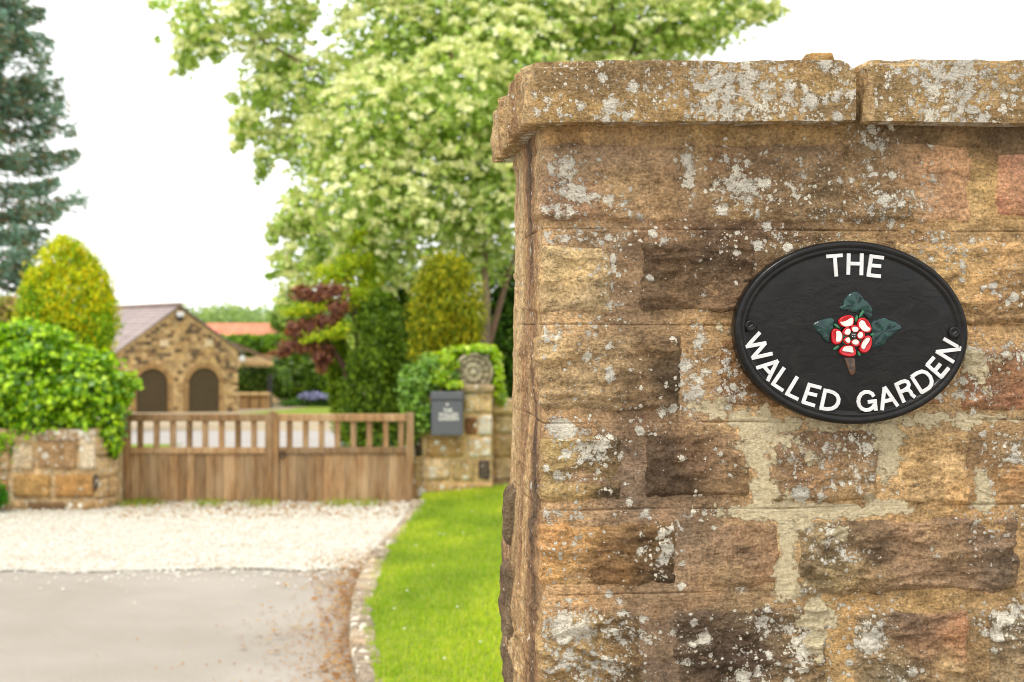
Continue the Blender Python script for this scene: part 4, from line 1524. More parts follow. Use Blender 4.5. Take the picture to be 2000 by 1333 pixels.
# blue-green spruce at the left edge
YS = 34.0
spr = thing("spruce_tree", "tall blue-green spruce with drooping tiered branches at the left", "tree", (P(-70, 633, YS)[0], YS, float(gz(YS))))
kx = YS / FPX
rg = np.random.default_rng(8)
Vb, Fb = tube([P(-70, 1000, YS), P(-70, 300, YS), P(-75, -500, YS)], [.3, .2, .03], 10)
mesh("trunk", Vb, Fb, M['bark'], spr, True, tint=np.array(L3((98, 76, 58))))
needV, needT = [], []
wood = MB()
pal = np.array([L3(c) for c in [(126, 158, 146), (112, 144, 130), (148, 174, 162), (108, 138, 112), (150, 136, 106)]])
for tier in range(34):
    v = -420 + tier * 33 + rg.uniform(-8, 8)
    reach = np.interp(v, [-420, -100, 40, 120, 240, 370, 480, 640, 800], [20, 110, 155, 175, 205, 222, 218, 190, 170]) * kx
    for b in range(8):
        az = rg.uniform(0, 2 * np.pi)
        if b < 3:
            az = rg.uniform(-0.9, 0.5)        # the side seen from the drive is fully clothed
        ln = reach * rg.uniform(0.66, 1.08)
        z0 = EYE - (v - 633) * kx
        x0 = P(-70, v, YS)[0]
        drop = 0.10 * ln
        tip = np.array([x0 + math.cos(az) * ln, YS + math.sin(az) * ln, z0 - drop * 1.2 + 0.1 * ln])
        mid = np.array([x0 + math.cos(az) * ln * .55, YS + math.sin(az) * ln * .55, z0 - drop * 1.6])
        st = np.array([x0, YS, z0])
        Vt, Ft = tube([st, mid, tip], [.035, .02, .006], 5)
        if b < 4:
            mesh("branch", Vt, Ft, M['bark'], spr, True, tint=np.array(L3((112, 86, 64))))
        else:
            wood.add(Vt, Ft, np.array(L3((112, 86, 64))))
        m = 145
        t = 0.30 + 0.70 * rg.random(m) ** 0.6
        c = (1 - t)[:, None] ** 2 * st + 2 * (t * (1 - t))[:, None] * mid + (t ** 2)[:, None] * tip
        side = np.array([-math.sin(az), math.cos(az), 0])
        wdt = (0.42 * ln * (1.05 - t) + 0.09) * rg.uniform(-1, 1, m)
        c = c + side * wdt[:, None] + np.array([0, 0, -1]) * (rg.random(m) ** 1.5 * 0.30)[:, None] + rg.normal(size=(m, 3)) * 0.03
        dr = np.array([math.cos(az), math.sin(az), -0.5]) + side * np.sign(wdt)[:, None] * 0.8 + rg.normal(size=(m, 3)) * 0.4
        dr /= np.linalg.norm(dr, axis=1, keepdims=True)
        up_ = np.cross(dr, rg.normal(size=(m, 3)))
        up_ /= np.linalg.norm(up_, axis=1, keepdims=True)
        l_ = rg.uniform(.09, .2, m)[:, None]
        w_ = 0.034
        needV.append(np.stack([c - dr * l_ * .5 - up_ * w_, c + dr * l_ * .5 - up_ * w_ * .4, c + dr * l_ * .5 + up_ * w_ * .4, c - dr * l_ * .5 + up_ * w_], 1))
        needT.append(np.repeat(pal[rg.integers(0, 5, m)] * rg.uniform(.7, 1.25, (m, 1)), 4, 0))
wood.build("branches", M['bark'], spr, smooth=True, kind='stuff')
V = np.concatenate(needV).reshape(-1, 3)
mesh("crown", V, np.arange(len(V)).reshape(-1, 4), M['needle'], spr, tint=np.concatenate(needT))

GOLD = [(214, 214, 22), (196, 204, 18), (226, 222, 30), (160, 190, 26), (226, 200, 20), (110, 156, 26)]


def gold_conifer(label, Y, pxs, n, pal, seed, gv):
    u = pxs[0][0]
    base = (P(u, 633, Y)[0], Y, gv)
    cl = pc(pxs, Y)
    t = plant("golden_conifer", label, "conifer", base, cl, int(n * 1.7), 0.052, pal, seed, 'needle', None, 'crown', 'golden conifers', aspect=0.42, shell=0.66, up=0.3, vert=2.0, stretch=1.35, spread=0.7)
    rg = np.random.default_rng(seed)
    Vt, Ft = tube([base, P(u, pxs[0][1], Y)], [.09, .04], 8)
    mesh("trunk", Vt, Ft, M['bark'], t, True, tint=np.array(L3((92, 70, 50))))
    # sprays of foliage standing out in vertical plumes
    C = np.array(cl)
    return t


gold_conifer("rounded golden yellow conifer rising above the ivy on the left gate pier", 17.0,
             [(135, 590, 88, 100), (126, 512, 50, 52), (122, 482, 22, 26), (146, 488, 16, 24), (70, 560, 26, 40), (202, 600, 26, 50), (170, 530, 30, 40), (160, 640, 72, 80), (100, 640, 70, 80), (190, 570, 30, 56), (75, 590, 36, 60), (135, 700, 80, 80)],
             15000, GOLD, 12, float(gz(17)))
lowg = next(o for o in bpy.data.objects if o.name.startswith("golden_conifer"))
rg = np.random.default_rng(66)
V, F, T = leaves(4200, pc([(70, 612, 40, 40), (95, 650, 50, 44), (60, 580, 24, 30), (160, 668, 46, 30), (200, 640, 24, 40)], 16.75), 0.052, [(120, 166, 24), (98, 142, 22), (146, 186, 28), (176, 196, 26)], rg, aspect=0.42, shell=.6, vert=2.0)
mesh("lower_foliage", V, F, M['needle'], lowg, tint=T)
gold_conifer("dome shaped olive and gold conifer behind the right gate pillar", 18.0,
             [(870, 600, 72, 92), (868, 540, 52, 50), (850, 640, 50, 56), (898, 630, 48, 60), (870, 690, 70, 50)],
             12000, [(176, 174, 22), (150, 158, 24), (118, 138, 24), (190, 180, 28), (98, 120, 22)], 13, float(gz(18)))

DK = [(62, 100, 28), (76, 116, 34), (50, 84, 24), (92, 130, 40), (104, 142, 44)]
plant("yew_bush", "dark green cone shaped yew behind the right gate leaf", "shrub", (P(735, 633, 18.6)[0], 18.6, float(gz(18.6))),
      pc([(735, 770, 74, 60), (742, 700, 62, 60), (740, 636, 48, 50), (740, 595, 30, 30), (700, 720, 26, 46), (785, 720, 34, 50), (770, 810, 56, 60), (700, 830, 40, 70), (740, 860, 70, 60)], 18.6), 15000, 0.075, [(104, 132, 22), (84, 114, 20), (124, 150, 28), (62, 92, 18)], 14, 'needle', aspect=0.4, vert=1.0, shell=.6)
plant("column_conifer", "narrow dark green column conifer left of the yew", "conifer", (P(655, 633, 19.4)[0], 19.4, float(gz(19.4))),
      pc([(662, 730, 24, 80), (658, 668, 17, 56), (672, 790, 24, 70), (648, 700, 14, 50)], 19.4), 9000, 0.08, [(118, 146, 22), (134, 160, 26), (90, 120, 20), (148, 172, 34)], 15, 'needle', aspect=0.4, vert=2.0, shell=.6)
plant("laurel_bush", "deep green laurel filling the shade under the flowering tree", "shrub", (P(1010, 633, 22.5)[0], 22.5, float(gz(22.5))),
      pc([(985, 560, 60, 70), (1010, 660, 80, 90), (960, 650, 50, 70), (1060, 600, 70, 90), (940, 740, 60, 80), (1020, 780, 80, 80), (820, 600, 60, 70), (800, 700, 60, 80), (770, 560, 50, 50), (730, 600, 40, 50), (700, 600, 30, 40)], 22.5), 15000, 0.11, DK, 16, 'leaf', shell=.5)
YA = 18.9
plant("acer_tree", "spreading yellow green acer with flat layered sprays left of the yew", "tree", (P(690, 633, YA)[0], YA, float(gz(YA))),
      pc([(612, 603, 42, 13, 0, .4), (572, 609, 26, 9, 0, .3), (650, 592, 44, 18, .2, .4), (695, 575, 36, 24, .2, .4), (622, 658, 34, 12, -.2, .3), (652, 652, 28, 13, -.2, .3), (670, 640, 20, 13, -.2, .3), (600, 666, 16, 7, -.2, .2),
          (655, 534, 50, 22, .3, .4), (690, 512, 36, 24, .3, .4), (700, 465, 26, 30, .5, .4), (722, 548, 34, 22, .5, .4), (720, 510, 24, 30, .4, .3)], YA),
      7500, 0.06, [(196, 204, 34), (176, 196, 36), (210, 212, 50), (150, 180, 38), (128, 160, 36)], 17, 'leaf',
      [([P(700, 900, YA + .5), P(705, 740, YA + .5), P(690, 600, YA + .2), P(672, 520, YA + .2)], [.05, .04, .03, .015], (92, 74, 58)), ([P(690, 650, YA + .3), P(650, 640, YA), P(605, 606, YA)], [.02, .014, .006], (92, 74, 58))], shell=.15, spread=1.6)
YA = 18.75
plant("purple_acer", "purple leaved acer beneath the yellow green sprays", "tree", (P(680, 633, YA)[0], YA, float(gz(YA))),
      pc([(600, 638, 34, 14), (575, 676, 32, 11), (548, 690, 22, 7), (606, 674, 34, 14), (635, 626, 32, 14), (585, 648, 26, 14), (592, 650, 30, 12), (628, 690, 22, 22), (610, 580, 36, 12), (645, 568, 34, 14), (590, 568, 20, 10), (575, 640, 16, 10), (660, 600, 20, 20), (630, 712, 12, 14)], YA),
      6500, 0.075, [(146, 98, 88), (124, 80, 76), (168, 120, 102), (154, 98, 66), (178, 128, 92)], 18, 'leaf',
      [([P(705, 860, YA), P(675, 720, YA), P(625, 645, YA)], [.06, .045, .02], (84, 64, 52))], shell=.15, spread=1.6)

# hedges, ivy-clad mass and bluebells past the courtyard
plant("ivy_thicket", "rounded ivy covered thicket beyond the courtyard beside the yew", "shrub", (P(585, 633, 79)[0], 79, float(gz(79))),
      pc([(575, 720, 48, 40), (610, 735, 50, 45), (560, 755, 34, 26), (620, 700, 40, 30), (650, 740, 40, 40)], 79), 9000, 0.34, [(88, 122, 28), (106, 142, 32), (70, 102, 26), (126, 156, 40)], 19, 'ivy', shell=.6)
plant("clipped_hedge", "long clipped hedge below the orange roof", "hedge", (P(500, 633, 76)[0], 76, float(gz(76))),
      pc([(u, 674, 34, 19, 0, 1.0) for u in range(400, 600, 22)], 76), 6000, 0.36, [(110, 148, 30), (90, 126, 28), (130, 166, 34), (72, 104, 30)], 20, 'leaf', shell=.6)
plant("garden_hedge", "lower dark hedge behind the low stone wall beside the garage", "hedge", (P(500, 633, 72)[0], 72, float(gz(72))),
      pc([(u, 742, 22, 24, 0, 1.0) for u in range(450, 560, 14)], 72), 4000, 0.32, [(104, 134, 52), (86, 114, 44), (120, 148, 60), (72, 98, 42)], 22, 'leaf', shell=.6)
plant("pale_tree", "light green young tree at the right of the orange roof", "tree", (P(560, 633, 90)[0], 90, float(gz(90))),
      pc([(560, 610, 26, 22), (580, 640, 40, 26), (545, 630, 16, 16), (600, 600, 30, 26)], 90), 3500, 0.46, [(130, 160, 62), (112, 146, 54), (150, 176, 76)], 23, 'leaf',
      [([P(575, 800, 90), P(572, 640, 90)], [.16, .08], (92, 78, 60))], shell=.3)
bl = thing("bluebell_bed", "bed of blue flowers in front of the ivy thicket", "flower bed", (P(620, 633, 75)[0], 75, float(gz(75))))
rg = np.random.default_rng(5)
V, F, T = leaves(2600, pc([(615, 786, 46, 9, 0, .5), (575, 789, 26, 6, 0, .4)], 75), 0.22, [(96, 140, 60), (120, 160, 80), (80, 126, 50)], rg, vert=1.5)
mesh("foliage", V, F, M['leaf'], bl, tint=T, kind='stuff')
V, F, T = leaves(750, pc([(615, 775, 34, 8, -.4, .4), (645, 776, 20, 6, -.4, .4)], 75), 0.16, [(142, 142, 184), (158, 156, 196), (124, 124, 168)], rg, aspect=.9)
mesh("blossom", V, F, M['petal'], bl, tint=T, kind='stuff')

# bushes at the left edge
plant("pink_shrub", "pale green and pinkish shrub at the left edge below the spruce", "shrub", (P(10, 633, 22)[0], 22, float(gz(22))),
      pc([(10, 610, 34, 34), (20, 655, 50, 40), (-40, 640, 60, 60), (-10, 700, 60, 60)], 22), 5000, 0.10, [(180, 160, 104), (156, 156, 76), (196, 158, 124), (134, 148, 60)], 24, 'leaf', shell=.4)

# far woodland and hill
rg = np.random.default_rng(77)
hx = np.linspace(-420, 420, 60)
hy = np.array([150.0, 190, 240, 320, 460, 640])
hz = np.array([-4.0, -2.0, 0.5, 2.0, 4.0, 3.0])
A, B = np.meshgrid(hx, hy, indexing='ij')
Zh = np.broadcast_to(hz[None, :], A.shape) + 0.8 * fbm(A * 0.01, B * 0.01, None, 3, 3) * (B > 200)
mesh("hill", np.stack([A, B, Zh], -1).reshape(-1, 3), grid_faces(60, 6), M['turf'], None, True, kind='structure')
fc_ = []
for k in range(150):
    y = rg.uniform(225, 300)
    u = rg.uniform(150, 900)
    v = rg.uniform(600, 622) - 3 * rg.random()
    x, yy, z = P(u, v, y)
    r_ = rg.uniform(1.6, 3.0)
    fc_.append((x, yy, z - r_, r_ * 1.3, r_ * 1.3, r_ * 1.25))
V, F, T = leaves(16000, fc_, 0.9, [(150, 172, 112), (134, 158, 100), (168, 184, 126), (124, 148, 104)], rg, aspect=.8, shell=.7)  # distance haze painted into the leaves: paler, greyer greens than nearby foliage
mesh("far_wood", V, F, M['leaf'], None, tint=T, kind='stuff')

# ------------------------------------------------------------------ left gate pier under ivy
def pblock(parent, u0, v0, u1, v1, Y, depth, col, seed, name="stone", lich=0.25, proud=0.008, res=0.035, amp=0.007, crust=0.0, r=0.014):
    x0, y, z1 = P(u0, v0, Y)
    x1, _, z0 = P(u1, v1, Y)
    V, F = rough_box((x0, Y - proud, z0), (x1, Y + depth, z1), res, r, amp, 14, seed, 3)
    return mesh(name, V, F, M['farstone'], parent, True, tint=np.array(L3(col)), attrs={"lichen": lich, "crust": crust})


YL = 14.12
lp = thing("gate_pier", "short buff stone gate pier half buried under bright ivy", "gate pier", (P(110, 633, YL)[0], YL, 0))
mb = MB()


def prism(poly, z0, z1):
    n = len(poly)
    V = [(x, y, z0) for x, y in poly] + [(x, y, z1) for x, y in poly]
    F = [tuple(range(n))[::-1], tuple(range(n, 2 * n))] + [(k, (k + 1) % n, n + (k + 1) % n, n + k) for k in range(n)]
    return np.array(V), F


xl, xr = P(22, 0, YL)[0], P(187, 0, YL)[0]
xe = P(231, 0, YL + .35)[0]
zt = P(0, 838, YL)[2]
Vp, Fp = prism([(xl - 1.2, YL + .02), (xr - 0.02, YL + .02), (xe - .02, YL + .37), (xe - .02, YL + .8), (xl - 1.2, YL + .8)], -0.05, zt)
mb.add(Vp, Fp, np.array(L3((188, 160, 118))))
mb.build("mortar", M['farstone'], lp, attrs={"lichen": .2, "crust": .3})
for i, (a, b, c, d, col, li) in enumerate([
    (20, 981, 48, 998, (166, 138, 98), .2), (54, 982, 126, 998, (112, 88, 62), .1), (132, 981, 184, 998, (150, 122, 82), .2),
    (26, 928, 97, 971, (164, 130, 80), .1), (108, 928, 184, 972, (160, 122, 74), .1),
    (24, 870, 64, 918, (190, 170, 138), .3), (74, 864, 148, 916, (156, 126, 90), .2), (154, 850, 186, 918, (194, 178, 150), .3), (70, 840, 186, 862, (160, 136, 108), .6),
    (-160, 930, 14, 972, (160, 124, 80), .3), (-170, 870, 18, 922, (170, 140, 100), .4), (-150, 980, 14, 998, (150, 120, 80), .3)]):
    pblock(lp, a, b, c, d, YL, .2, col, 200 + i, lich=li)
# the splayed end
ea = math.atan2(.35, xe - xr)
eln = math.hypot(.35, xe - xr)
for i, (za, zb_, t0, t1, col) in enumerate([(0.0, .10, .02, .98, (176, 146, 104)), (.115, .30, .02, .55, (190, 160, 116)), (.115, .30, .6, .98, (176, 144, 100)), (.32, .52, .02, .98, (186, 158, 116)), (.54, .72, .02, .6, (180, 152, 110)), (.54, .70, .65, .95, (168, 140, 104))]):
    V, F = rough_box((t0 * eln, -.010, za), (t1 * eln, .18, zb_), .035, .014, .007, 14, 260 + i, 3)
    ca, sa = math.cos(ea), math.sin(ea)
    V = np.stack([xr + V[:, 0] * ca - V[:, 1] * sa, YL + V[:, 0] * sa + V[:, 1] * ca, V[:, 2]], 1)
    mesh("stone", V, F, M['farstone'], lp, True, tint=np.array(L3(col)), attrs={"lichen": .3, "crust": 0.1})
# dark stone on the arris
pblock(lp, 181, 926, 190, 958, YL - .012, .05, (86, 74, 60), 280, lich=0.1)

IVY = [(158, 200, 20), (132, 178, 18), (182, 216, 30), (96, 142, 22), (74, 116, 24), (192, 222, 44), (112, 160, 22)]
ivy_px = [(95, 770, 96, 60, 0, .5), (30, 750, 70, 80, 0, .5), (70, 690, 70, 40, .1, .45), (180, 750, 56, 50, 0, .45), (212, 790, 32, 50, 0, .3), (218, 840, 20, 40, -.05, .2), (224, 872, 13, 26, -.05, .12), (60, 830, 66, 26, -.15, .25),
          (-30, 830, 60, 60, 0, .4), (-90, 720, 100, 100, 0, .5), (18, 866, 34, 26, -.15, .2), (240, 740, 22, 16, 0, .15), (262, 752, 9, 10, -.05, .08), (150, 700, 40, 26, 0, .3), (92, 648, 30, 16, .1, .3), (48, 648, 34, 20, .2, .3), (140, 815, 44, 22, -.15, .2),
          (10, 655, 24, 20, .1, .3), (125, 664, 20, 14, .1, .2), (205, 705, 26, 18, .05, .2), (110, 840, 16, 14, -.2, .1), (30, 892, 14, 16, -.2, .1), (170, 832, 16, 16, -.2, .12), (60, 632, 10, 8, .2, .1), (75, 852, 20, 14, -.2, .1), (125, 846, 14, 10, -.2, .1), (200, 866, 12, 22, -.12, .1), (160, 846, 8, 14, -.2, .06), (252, 770, 12, 20, -.05, .1), (272, 748, 6, 8, 0, .05), (232, 800, 16, 30, -.1, .15), (5, 880, 18, 30, -.2, .15)]
iv = plant("ivy_mound", "thick mound of glossy bright green ivy on top of the left gate pier", "ivy", (P(95, 633, YL + .3)[0], YL + .3, zt),
           pc(ivy_px, YL + .3), 20000, 0.064, IVY, 31, 'ivy', None, 'foliage', aspect=0.85, shell=.5, up=.35, spread=1.3)
limb("stem", [(90, 850), (110, 780), (90, 700)], YL + .35, .03, .015, (98, 78, 56), iv)
plant("fern_clump", "small bright green clump growing at the foot of the left pier", "plant", (P(4, 633, 13.9)[0], 13.9, 0),
      pc([(0, 972, 18, 20), (-20, 960, 30, 30)], 13.9), 500, 0.07, [(70, 140, 30), (90, 160, 36), (56, 120, 28)], 33, 'leaf', None, 'foliage', shell=.1)

# ------------------------------------------------------------------ right gate pillar
YR = 14.92
rp = thing("stone_pillar", "buff stone gate pillar with a curved shoulder holding the grey letter box", "gate pillar", (P(885, 633, YR)[0], YR, 0))
mb = MB()
x0, x1 = P(808, 0, YR)[0], P(962, 0, YR)[0]
xs_ = P(905, 0, YR)[0]


def zv(v, Y=YR):
    return EYE - (v - 633) / FPX * Y


# core outline in elevation: column with a sweeping shoulder on the gate side
prof2 = [(x0 + .01, -.05), (x1 - .01, -.05), (x1 - .01, zv(766)), (xs_ - .25, zv(766))]
for k in range(7):
    a = k / 6 * math.pi / 2
    prof2.append((xs_ - .25 - (xs_ - .25 - x0 - .01) * math.sin(a) * 1.0, zv(766) - (zv(766) - zv(842)) * (1 - math.cos(a))))
n2 = len(prof2)
V = [(x, YR + .012, z) for x, z in prof2] + [(x, YR + .55, z) for x, z in prof2]
F = [tuple(range(n2)), tuple(range(n2, 2 * n2))[::-1]] + [(k, n2 + k, n2 + (k + 1) % n2, (k + 1) % n2) for k in range(n2)]
mesh("mortar", V, F, M['farstone'], rp, tint=np.array(L3((196, 166, 116))), attrs={"lichen": .15, "crust": .25})
for i, (a, b, c, d, col, li) in enumerate([
    (808, 944, 962, 986, (178, 146, 98), .25), (808, 898, 818, 938, (180, 150, 104), .2), (822, 899, 877, 938, (196, 170, 130), .35), (884, 899, 926, 938, (166, 142, 98), .25), (934, 899, 957, 937, (84, 72, 62), .2),
    (811, 856, 825, 892, (80, 68, 54), .1), (834, 856, 906, 893, (168, 136, 88), .2), (913, 855, 960, 893, (188, 162, 120), .6),
    (812, 848, 906, 851, (180, 150, 104), .2), (908, 815, 931, 849, (122, 86, 58), .1), (934, 812, 961, 850, (188, 168, 132), .7), (906, 766, 961, 806, (192, 164, 116), .4), (842, 770, 900, 846, (176, 146, 100), .2), (822, 812, 838, 850, (176, 140, 92), .2)]):
    pblock(rp, a, b, c, d, YR, .2, col, 400 + i, lich=li, res=.03)
# carved roundel on its plinth
rc = P(925, 728, YR + .12)
pb = pblock(rp, 888, 752, 965, 768, YR - .03, .4, (160, 140, 106), 450, "plinth", .2)
prr = [(1.0, .30), (1.0, -.02), (.96, -.04), (.86, -.045), (.82, -.02), (.76, -.015), (.72, -.03), (.62, -.035), (.58, -.015), (.5, -.02), (.42, -.045), (.3, -.05), (.2, -.03), (.12, -.06)]
nn = 48
V = []
RR = 40 / FPX * YR
an = np.linspace(0, 2 * np.pi, nn, endpoint=False)
for k, d in prr:
    dd = d * 1.9 - .03 * (np.abs(np.sin(an * 6)) if .35 < k < .8 else 0)
    V.append(np.stack([rc[0] + RR * k * np.cos(an), rc[1] + dd + 0 * an, rc[2] + RR * k * np.sin(an)], -1))
V = np.concatenate(V)
F = [(i * nn + k, i * nn + (k + 1) % nn, (i + 1) * nn + (k + 1) % nn, (i + 1) * nn + k) for i in range(len(prr) - 1) for k in range(nn)]
F += [tuple(range((len(prr) - 1) * nn, len(prr) * nn)), tuple(range(nn))[::-1]]
mesh("roundel", V, F, M['farstone'], rp, True, tint=np.array(L3((168, 158, 132))), attrs={"lichen": .12, "crust": .0}, label="round carved grey stone rosette on top of the pillar")
pblock(rp, 882, 728, 900, 755, YR + .10, .25, (120, 108, 88), 455, "scroll", .2, r=.06)

IVR = [(128, 166, 60), (108, 148, 48), (150, 186, 74), (92, 132, 42)]
plant("pillar_ivy", "small leaved ivy trailing down the gate side of the right pillar", "ivy", (P(830, 633, YR)[0], YR, zv(842)),
      pc([(825, 745, 44, 36, .1, .25), (800, 750, 24, 36, .1, .2), (815, 790, 34, 40, .05, .2), (808, 835, 12, 36, 0, .12), (850, 715, 36, 26, .15, .25), (830, 820, 18, 26, -.05, .1), (872, 735, 22, 28, .1, .2), (803, 880, 5, 30, 0, .06)], YR), 5200, 0.05, IVR, 35, 'ivy', None, 'foliage', aspect=.8, shell=.5)
plant("golden_creeper", "lime yellow creeper arching over the carved roundel", "ivy", (P(925, 633, YR + .3)[0], YR + .3, zv(766)),
      pc([(872, 706, 24, 22, .1, .2), (900, 686, 26, 10, .2, .2), (940, 682, 26, 9, .2, .2), (967, 702, 12, 20, .2, .15), (973, 740, 9, 34, .1, .12), (862, 735, 20, 20, 0, .15), (884, 752, 16, 10, -.05, .1), (978, 775, 10, 20, .3, .1)], YR), 2600, 0.062, [(146, 182, 18), (168, 196, 26), (124, 164, 16), (182, 200, 40)], 36, 'ivy', None, 'foliage', aspect=.85, shell=.4)

# letter box
bx0, bx1 = P(841, 0, YR - .17)[0], P(905, 0, YR - .17)[0]
bz0, bz1 = zv(852, YR - .17), zv(766, YR - .17)
lb = thing("letter_box", "dark grey wall mounted letter box with pale lettering on the gate pillar", "letter box", ((bx0 + bx1) / 2, YR - .09, bz0))
lidh = .085
V, F = bevbox(((bx0 + bx1) / 2, YR - .090, (bz0 + bz1 - lidh) / 2), (bx1 - bx0 - .012, .155, bz1 - lidh - bz0), .012)
mesh("body", V, F, M['grey'], lb)
V, F = bevbox(((bx0 + bx1) / 2, YR - .092, bz1 - lidh / 2 + .001), (bx1 - bx0, .166, lidh), .010)
mesh("lid", V, F, M['grey'], lb)
V, F = box(((bx0 + bx1) / 2, YR - .1685, bz0 + .03), (.05, .006, .014))
mesh("lock_tab", V, F, M['grey'], lb)


def text_mesh(name, txt, size, x, y, z, mat, parent, bold=0.012):
    cu = bpy.data.curves.new(name, 'FONT')
    cu.body = txt
    cu.size = size
    cu.align_x = 'CENTER'
    cu.extrude = 0.0015
    cu.offset = bold * size
    cu.resolution_u = 3
    to = bpy.data.objects.new(name, cu)
    COL.objects.link(to)
    bpy.context.view_layer.update()
    me = bpy.data.meshes.new_from_object(to.evaluated_get(bpy.context.evaluated_depsgraph_get()))
    bpy.data.objects.remove(to)
    V = np.empty(len(me.vertices) * 3, dtype=np.float32)
    me.vertices.foreach_get("co", V)
    V = V.reshape(-1, 3)
    W_ = np.stack([V[:, 0] + x, y - V[:, 2], V[:, 1] + z], 1)
    F = [tuple(p.vertices) for p in me.polygons]
    bpy.data.meshes.remove(me)
    return mesh(name, W_, F, mat, parent)


yt = YR - .0905 - .0775 - .0025
cxl = (bx0 + bx1) / 2 + .004
for txt, v, sz in (("THE", 805, .052), ("WALLED", 813.5, .052), ("GARDEN", 821.5, .052)):
    text_mesh("lettering", txt, sz, cxl + (.012 if txt != "THE" else .004), yt, zv(v, YR - .17), M['lettering'], lb, .02)
# small flower mark above the words
an = np.linspace(0, 2 * np.pi, 20, endpoint=False)
rr = .012 * (1 + .35 * np.cos(5 * an))
cz = zv(790.5, YR - .17)
V = np.concatenate([np.stack([cxl + rr * np.cos(an), 0 * an + yt, cz + rr * np.sin(an)], -1), np.stack([cxl + rr * np.cos(an), 0 * an + yt + .003, cz + rr * np.sin(an)], -1)])
F = [tuple(range(20))[::-1]] + [(k, (k + 1) % 20, 20 + (k + 1) % 20, 20 + k) for k in range(20)]
mesh("emblem", V, F, M['lettering'], lb)

# low wall right of the pillar
YW = 15.25
lw = thing("low_wall", "low buff stone wall with flat coping running right from the gate pillar", "wall", (P(1060, 633, YW)[0], YW, 0))
xa, xb = P(950, 0, YW)[0], 5.0
V, F = box(((xa + xb) / 2, YW + .2, (zv(808, YW) - .05) / 2), (xb - xa, .36, zv(808, YW) + .05))
mesh("mortar", V, F, M['farstone'], lw, tint=np.array(L3((184, 156, 112))), attrs={"lichen": .2, "crust": .1})
rnd = random.Random(5)
for (va, vb) in ((812, 846), (850, 893), (897, 938)):
    u = 966 + (0 if va != 850 else -8)
    while u < 1420:
        wd = rnd.uniform(48, 80)
        pblock(lw, max(u, 966), va, u + wd - 5, vb, YW + .012, .15, rnd.choice([(184, 158, 116), (172, 144, 100), (190, 166, 126)]), int(u + va))
        u += wd
for a, b in ((962, 1060), (1062, 1180), (1182, 1300), (1302, 1420)):
    pblock(lw, a, 784, b, 809, YW - .05, .5, (190, 166, 124), a, "coping_stone", .3)

# ------------------------------------------------------------------ the pair of gates
YG = 14.75


def gx(u):
    return (u - 1000) / FPX * YG


def gzv(v):
    return EYE - (v - 633) / FPX * YG


def gate(label, hang, meet, bal, boards, meet_top, leftleaf):
    """hang, meet = (u0,u1) of hanging and meeting stiles; all parts in one plane, butted"""
    g = thing("gate_leaf", label, "gate", (gx((hang[0] + meet[0]) / 2), YG, 0.03), "pair of timber driveway gates")
    ua, ub = (hang[1], meet[0]) if leftleaf else (meet[1], hang[0])

    def part(name, u0, v0, u1, v1, th, dy=0.0, b=.006):
        V, F = bevbox(((gx(u0) + gx(u1)) / 2, YG + dy, (gzv(v0) + gzv(v1)) / 2), (gx(u1) - gx(u0), th, gzv(v0) - gzv(v1)), b)
        return mesh(name, V, F, M['wood'], g)
    part("hanging_stile", hang[0], 806, hang[1], 978, .07)
    # meeting stile with a rounded head
    w0, w1 = gx(meet[0]), gx(meet[1])
    pts = [(w0, gzv(984)), (w1, gzv(984)), (w1, gzv(meet_top + 8))]
    n = 5
    for k in range(n + 1):
        f = k / n
        x = w1 + (w0 - w1) * f
        full = (f * .5 + (0 if leftleaf is False else 0))
        h = math.sin(math.pi * (0.5 * f if not leftleaf else 0.5 - 0.5 * (f)) ) if True else 0
        pts.append((x, gzv(meet_top + 8) + (gzv(meet_top) - gzv(meet_top + 8)) * h))
    pts.append((w0, gzv(meet_top + 8) + (0 if leftleaf else (gzv(meet_top) - gzv(meet_top + 8)))))
    uniq = []
    for q in pts:
        if not uniq or (abs(q[0] - uniq[-1][0]) + abs(q[1] - uniq[-1][1])) > 1e-6:
            uniq.append(q)
    m = len(uniq)
    V = [(x, YG - .045, z) for x, z in uniq] + [(x, YG + .045, z) for x, z in uniq]
    F = [tuple(range(m)), tuple(range(m, 2 * m))[::-1]] + [(k, m + k, m + (k + 1) % m, (k + 1) % m) for k in range(m)]
    mesh("meeting_stile", V, F, M['wood'], g)
    part("top_rail", ua, 809, ub, 823, .085, 0)
    part("middle_rail", ua, 874, ub, 886, .06, -.004)
    part("bottom_rail", ua, 962, ub, 976, .03, .034)
    for c in bal:
        part("baluster", c - 5.5, 823, c + 5.5, 874, .045, 0, .004)
    e = list(boards)
    for a, b in zip(e[:-1], e[1:]):
        part("board", a + .25, 886.4, b - .25, 979 + rnd.uniform(-1, 2), .026, rnd.uniform(-.003, .003), .005)
    return g


def split(a, b, n, seed):
    r_ = random.Random(seed)
    w_ = [r_.uniform(.8, 1.25) for _ in range(n)]
    t = sum(w_)
    out = [a]
    for x in w_:
        out.append(out[-1] + x / t * (b - a))
    return out


gl = gate("left timber gate leaf, upright balusters over vertical boards, hinged by the ivy pier", (243, 255), (519, 533.2), [274, 306, 338, 370, 401, 433, 465, 496],
          split(255, 519, 14, 3), 803, True)
gr = gate("right timber gate leaf with the iron ring latch, hinged at the letter box pillar", (794, 808.5), (534.2, 545), [565.6, 597, 628, 659, 690.5, 721.5, 753.6, 783.6],
          split(545, 794, 13, 4), 804, False)
# ring latch
an = np.linspace(0, 2 * np.pi, 19)
V, F = tube([(gx(553) + .032 * math.cos(a), YG - .045, gzv(888) + .032 * math.sin(a)) for a in an], [.007] * 19, 6)
mesh("ring_latch", V, F, M['iron'], gr)

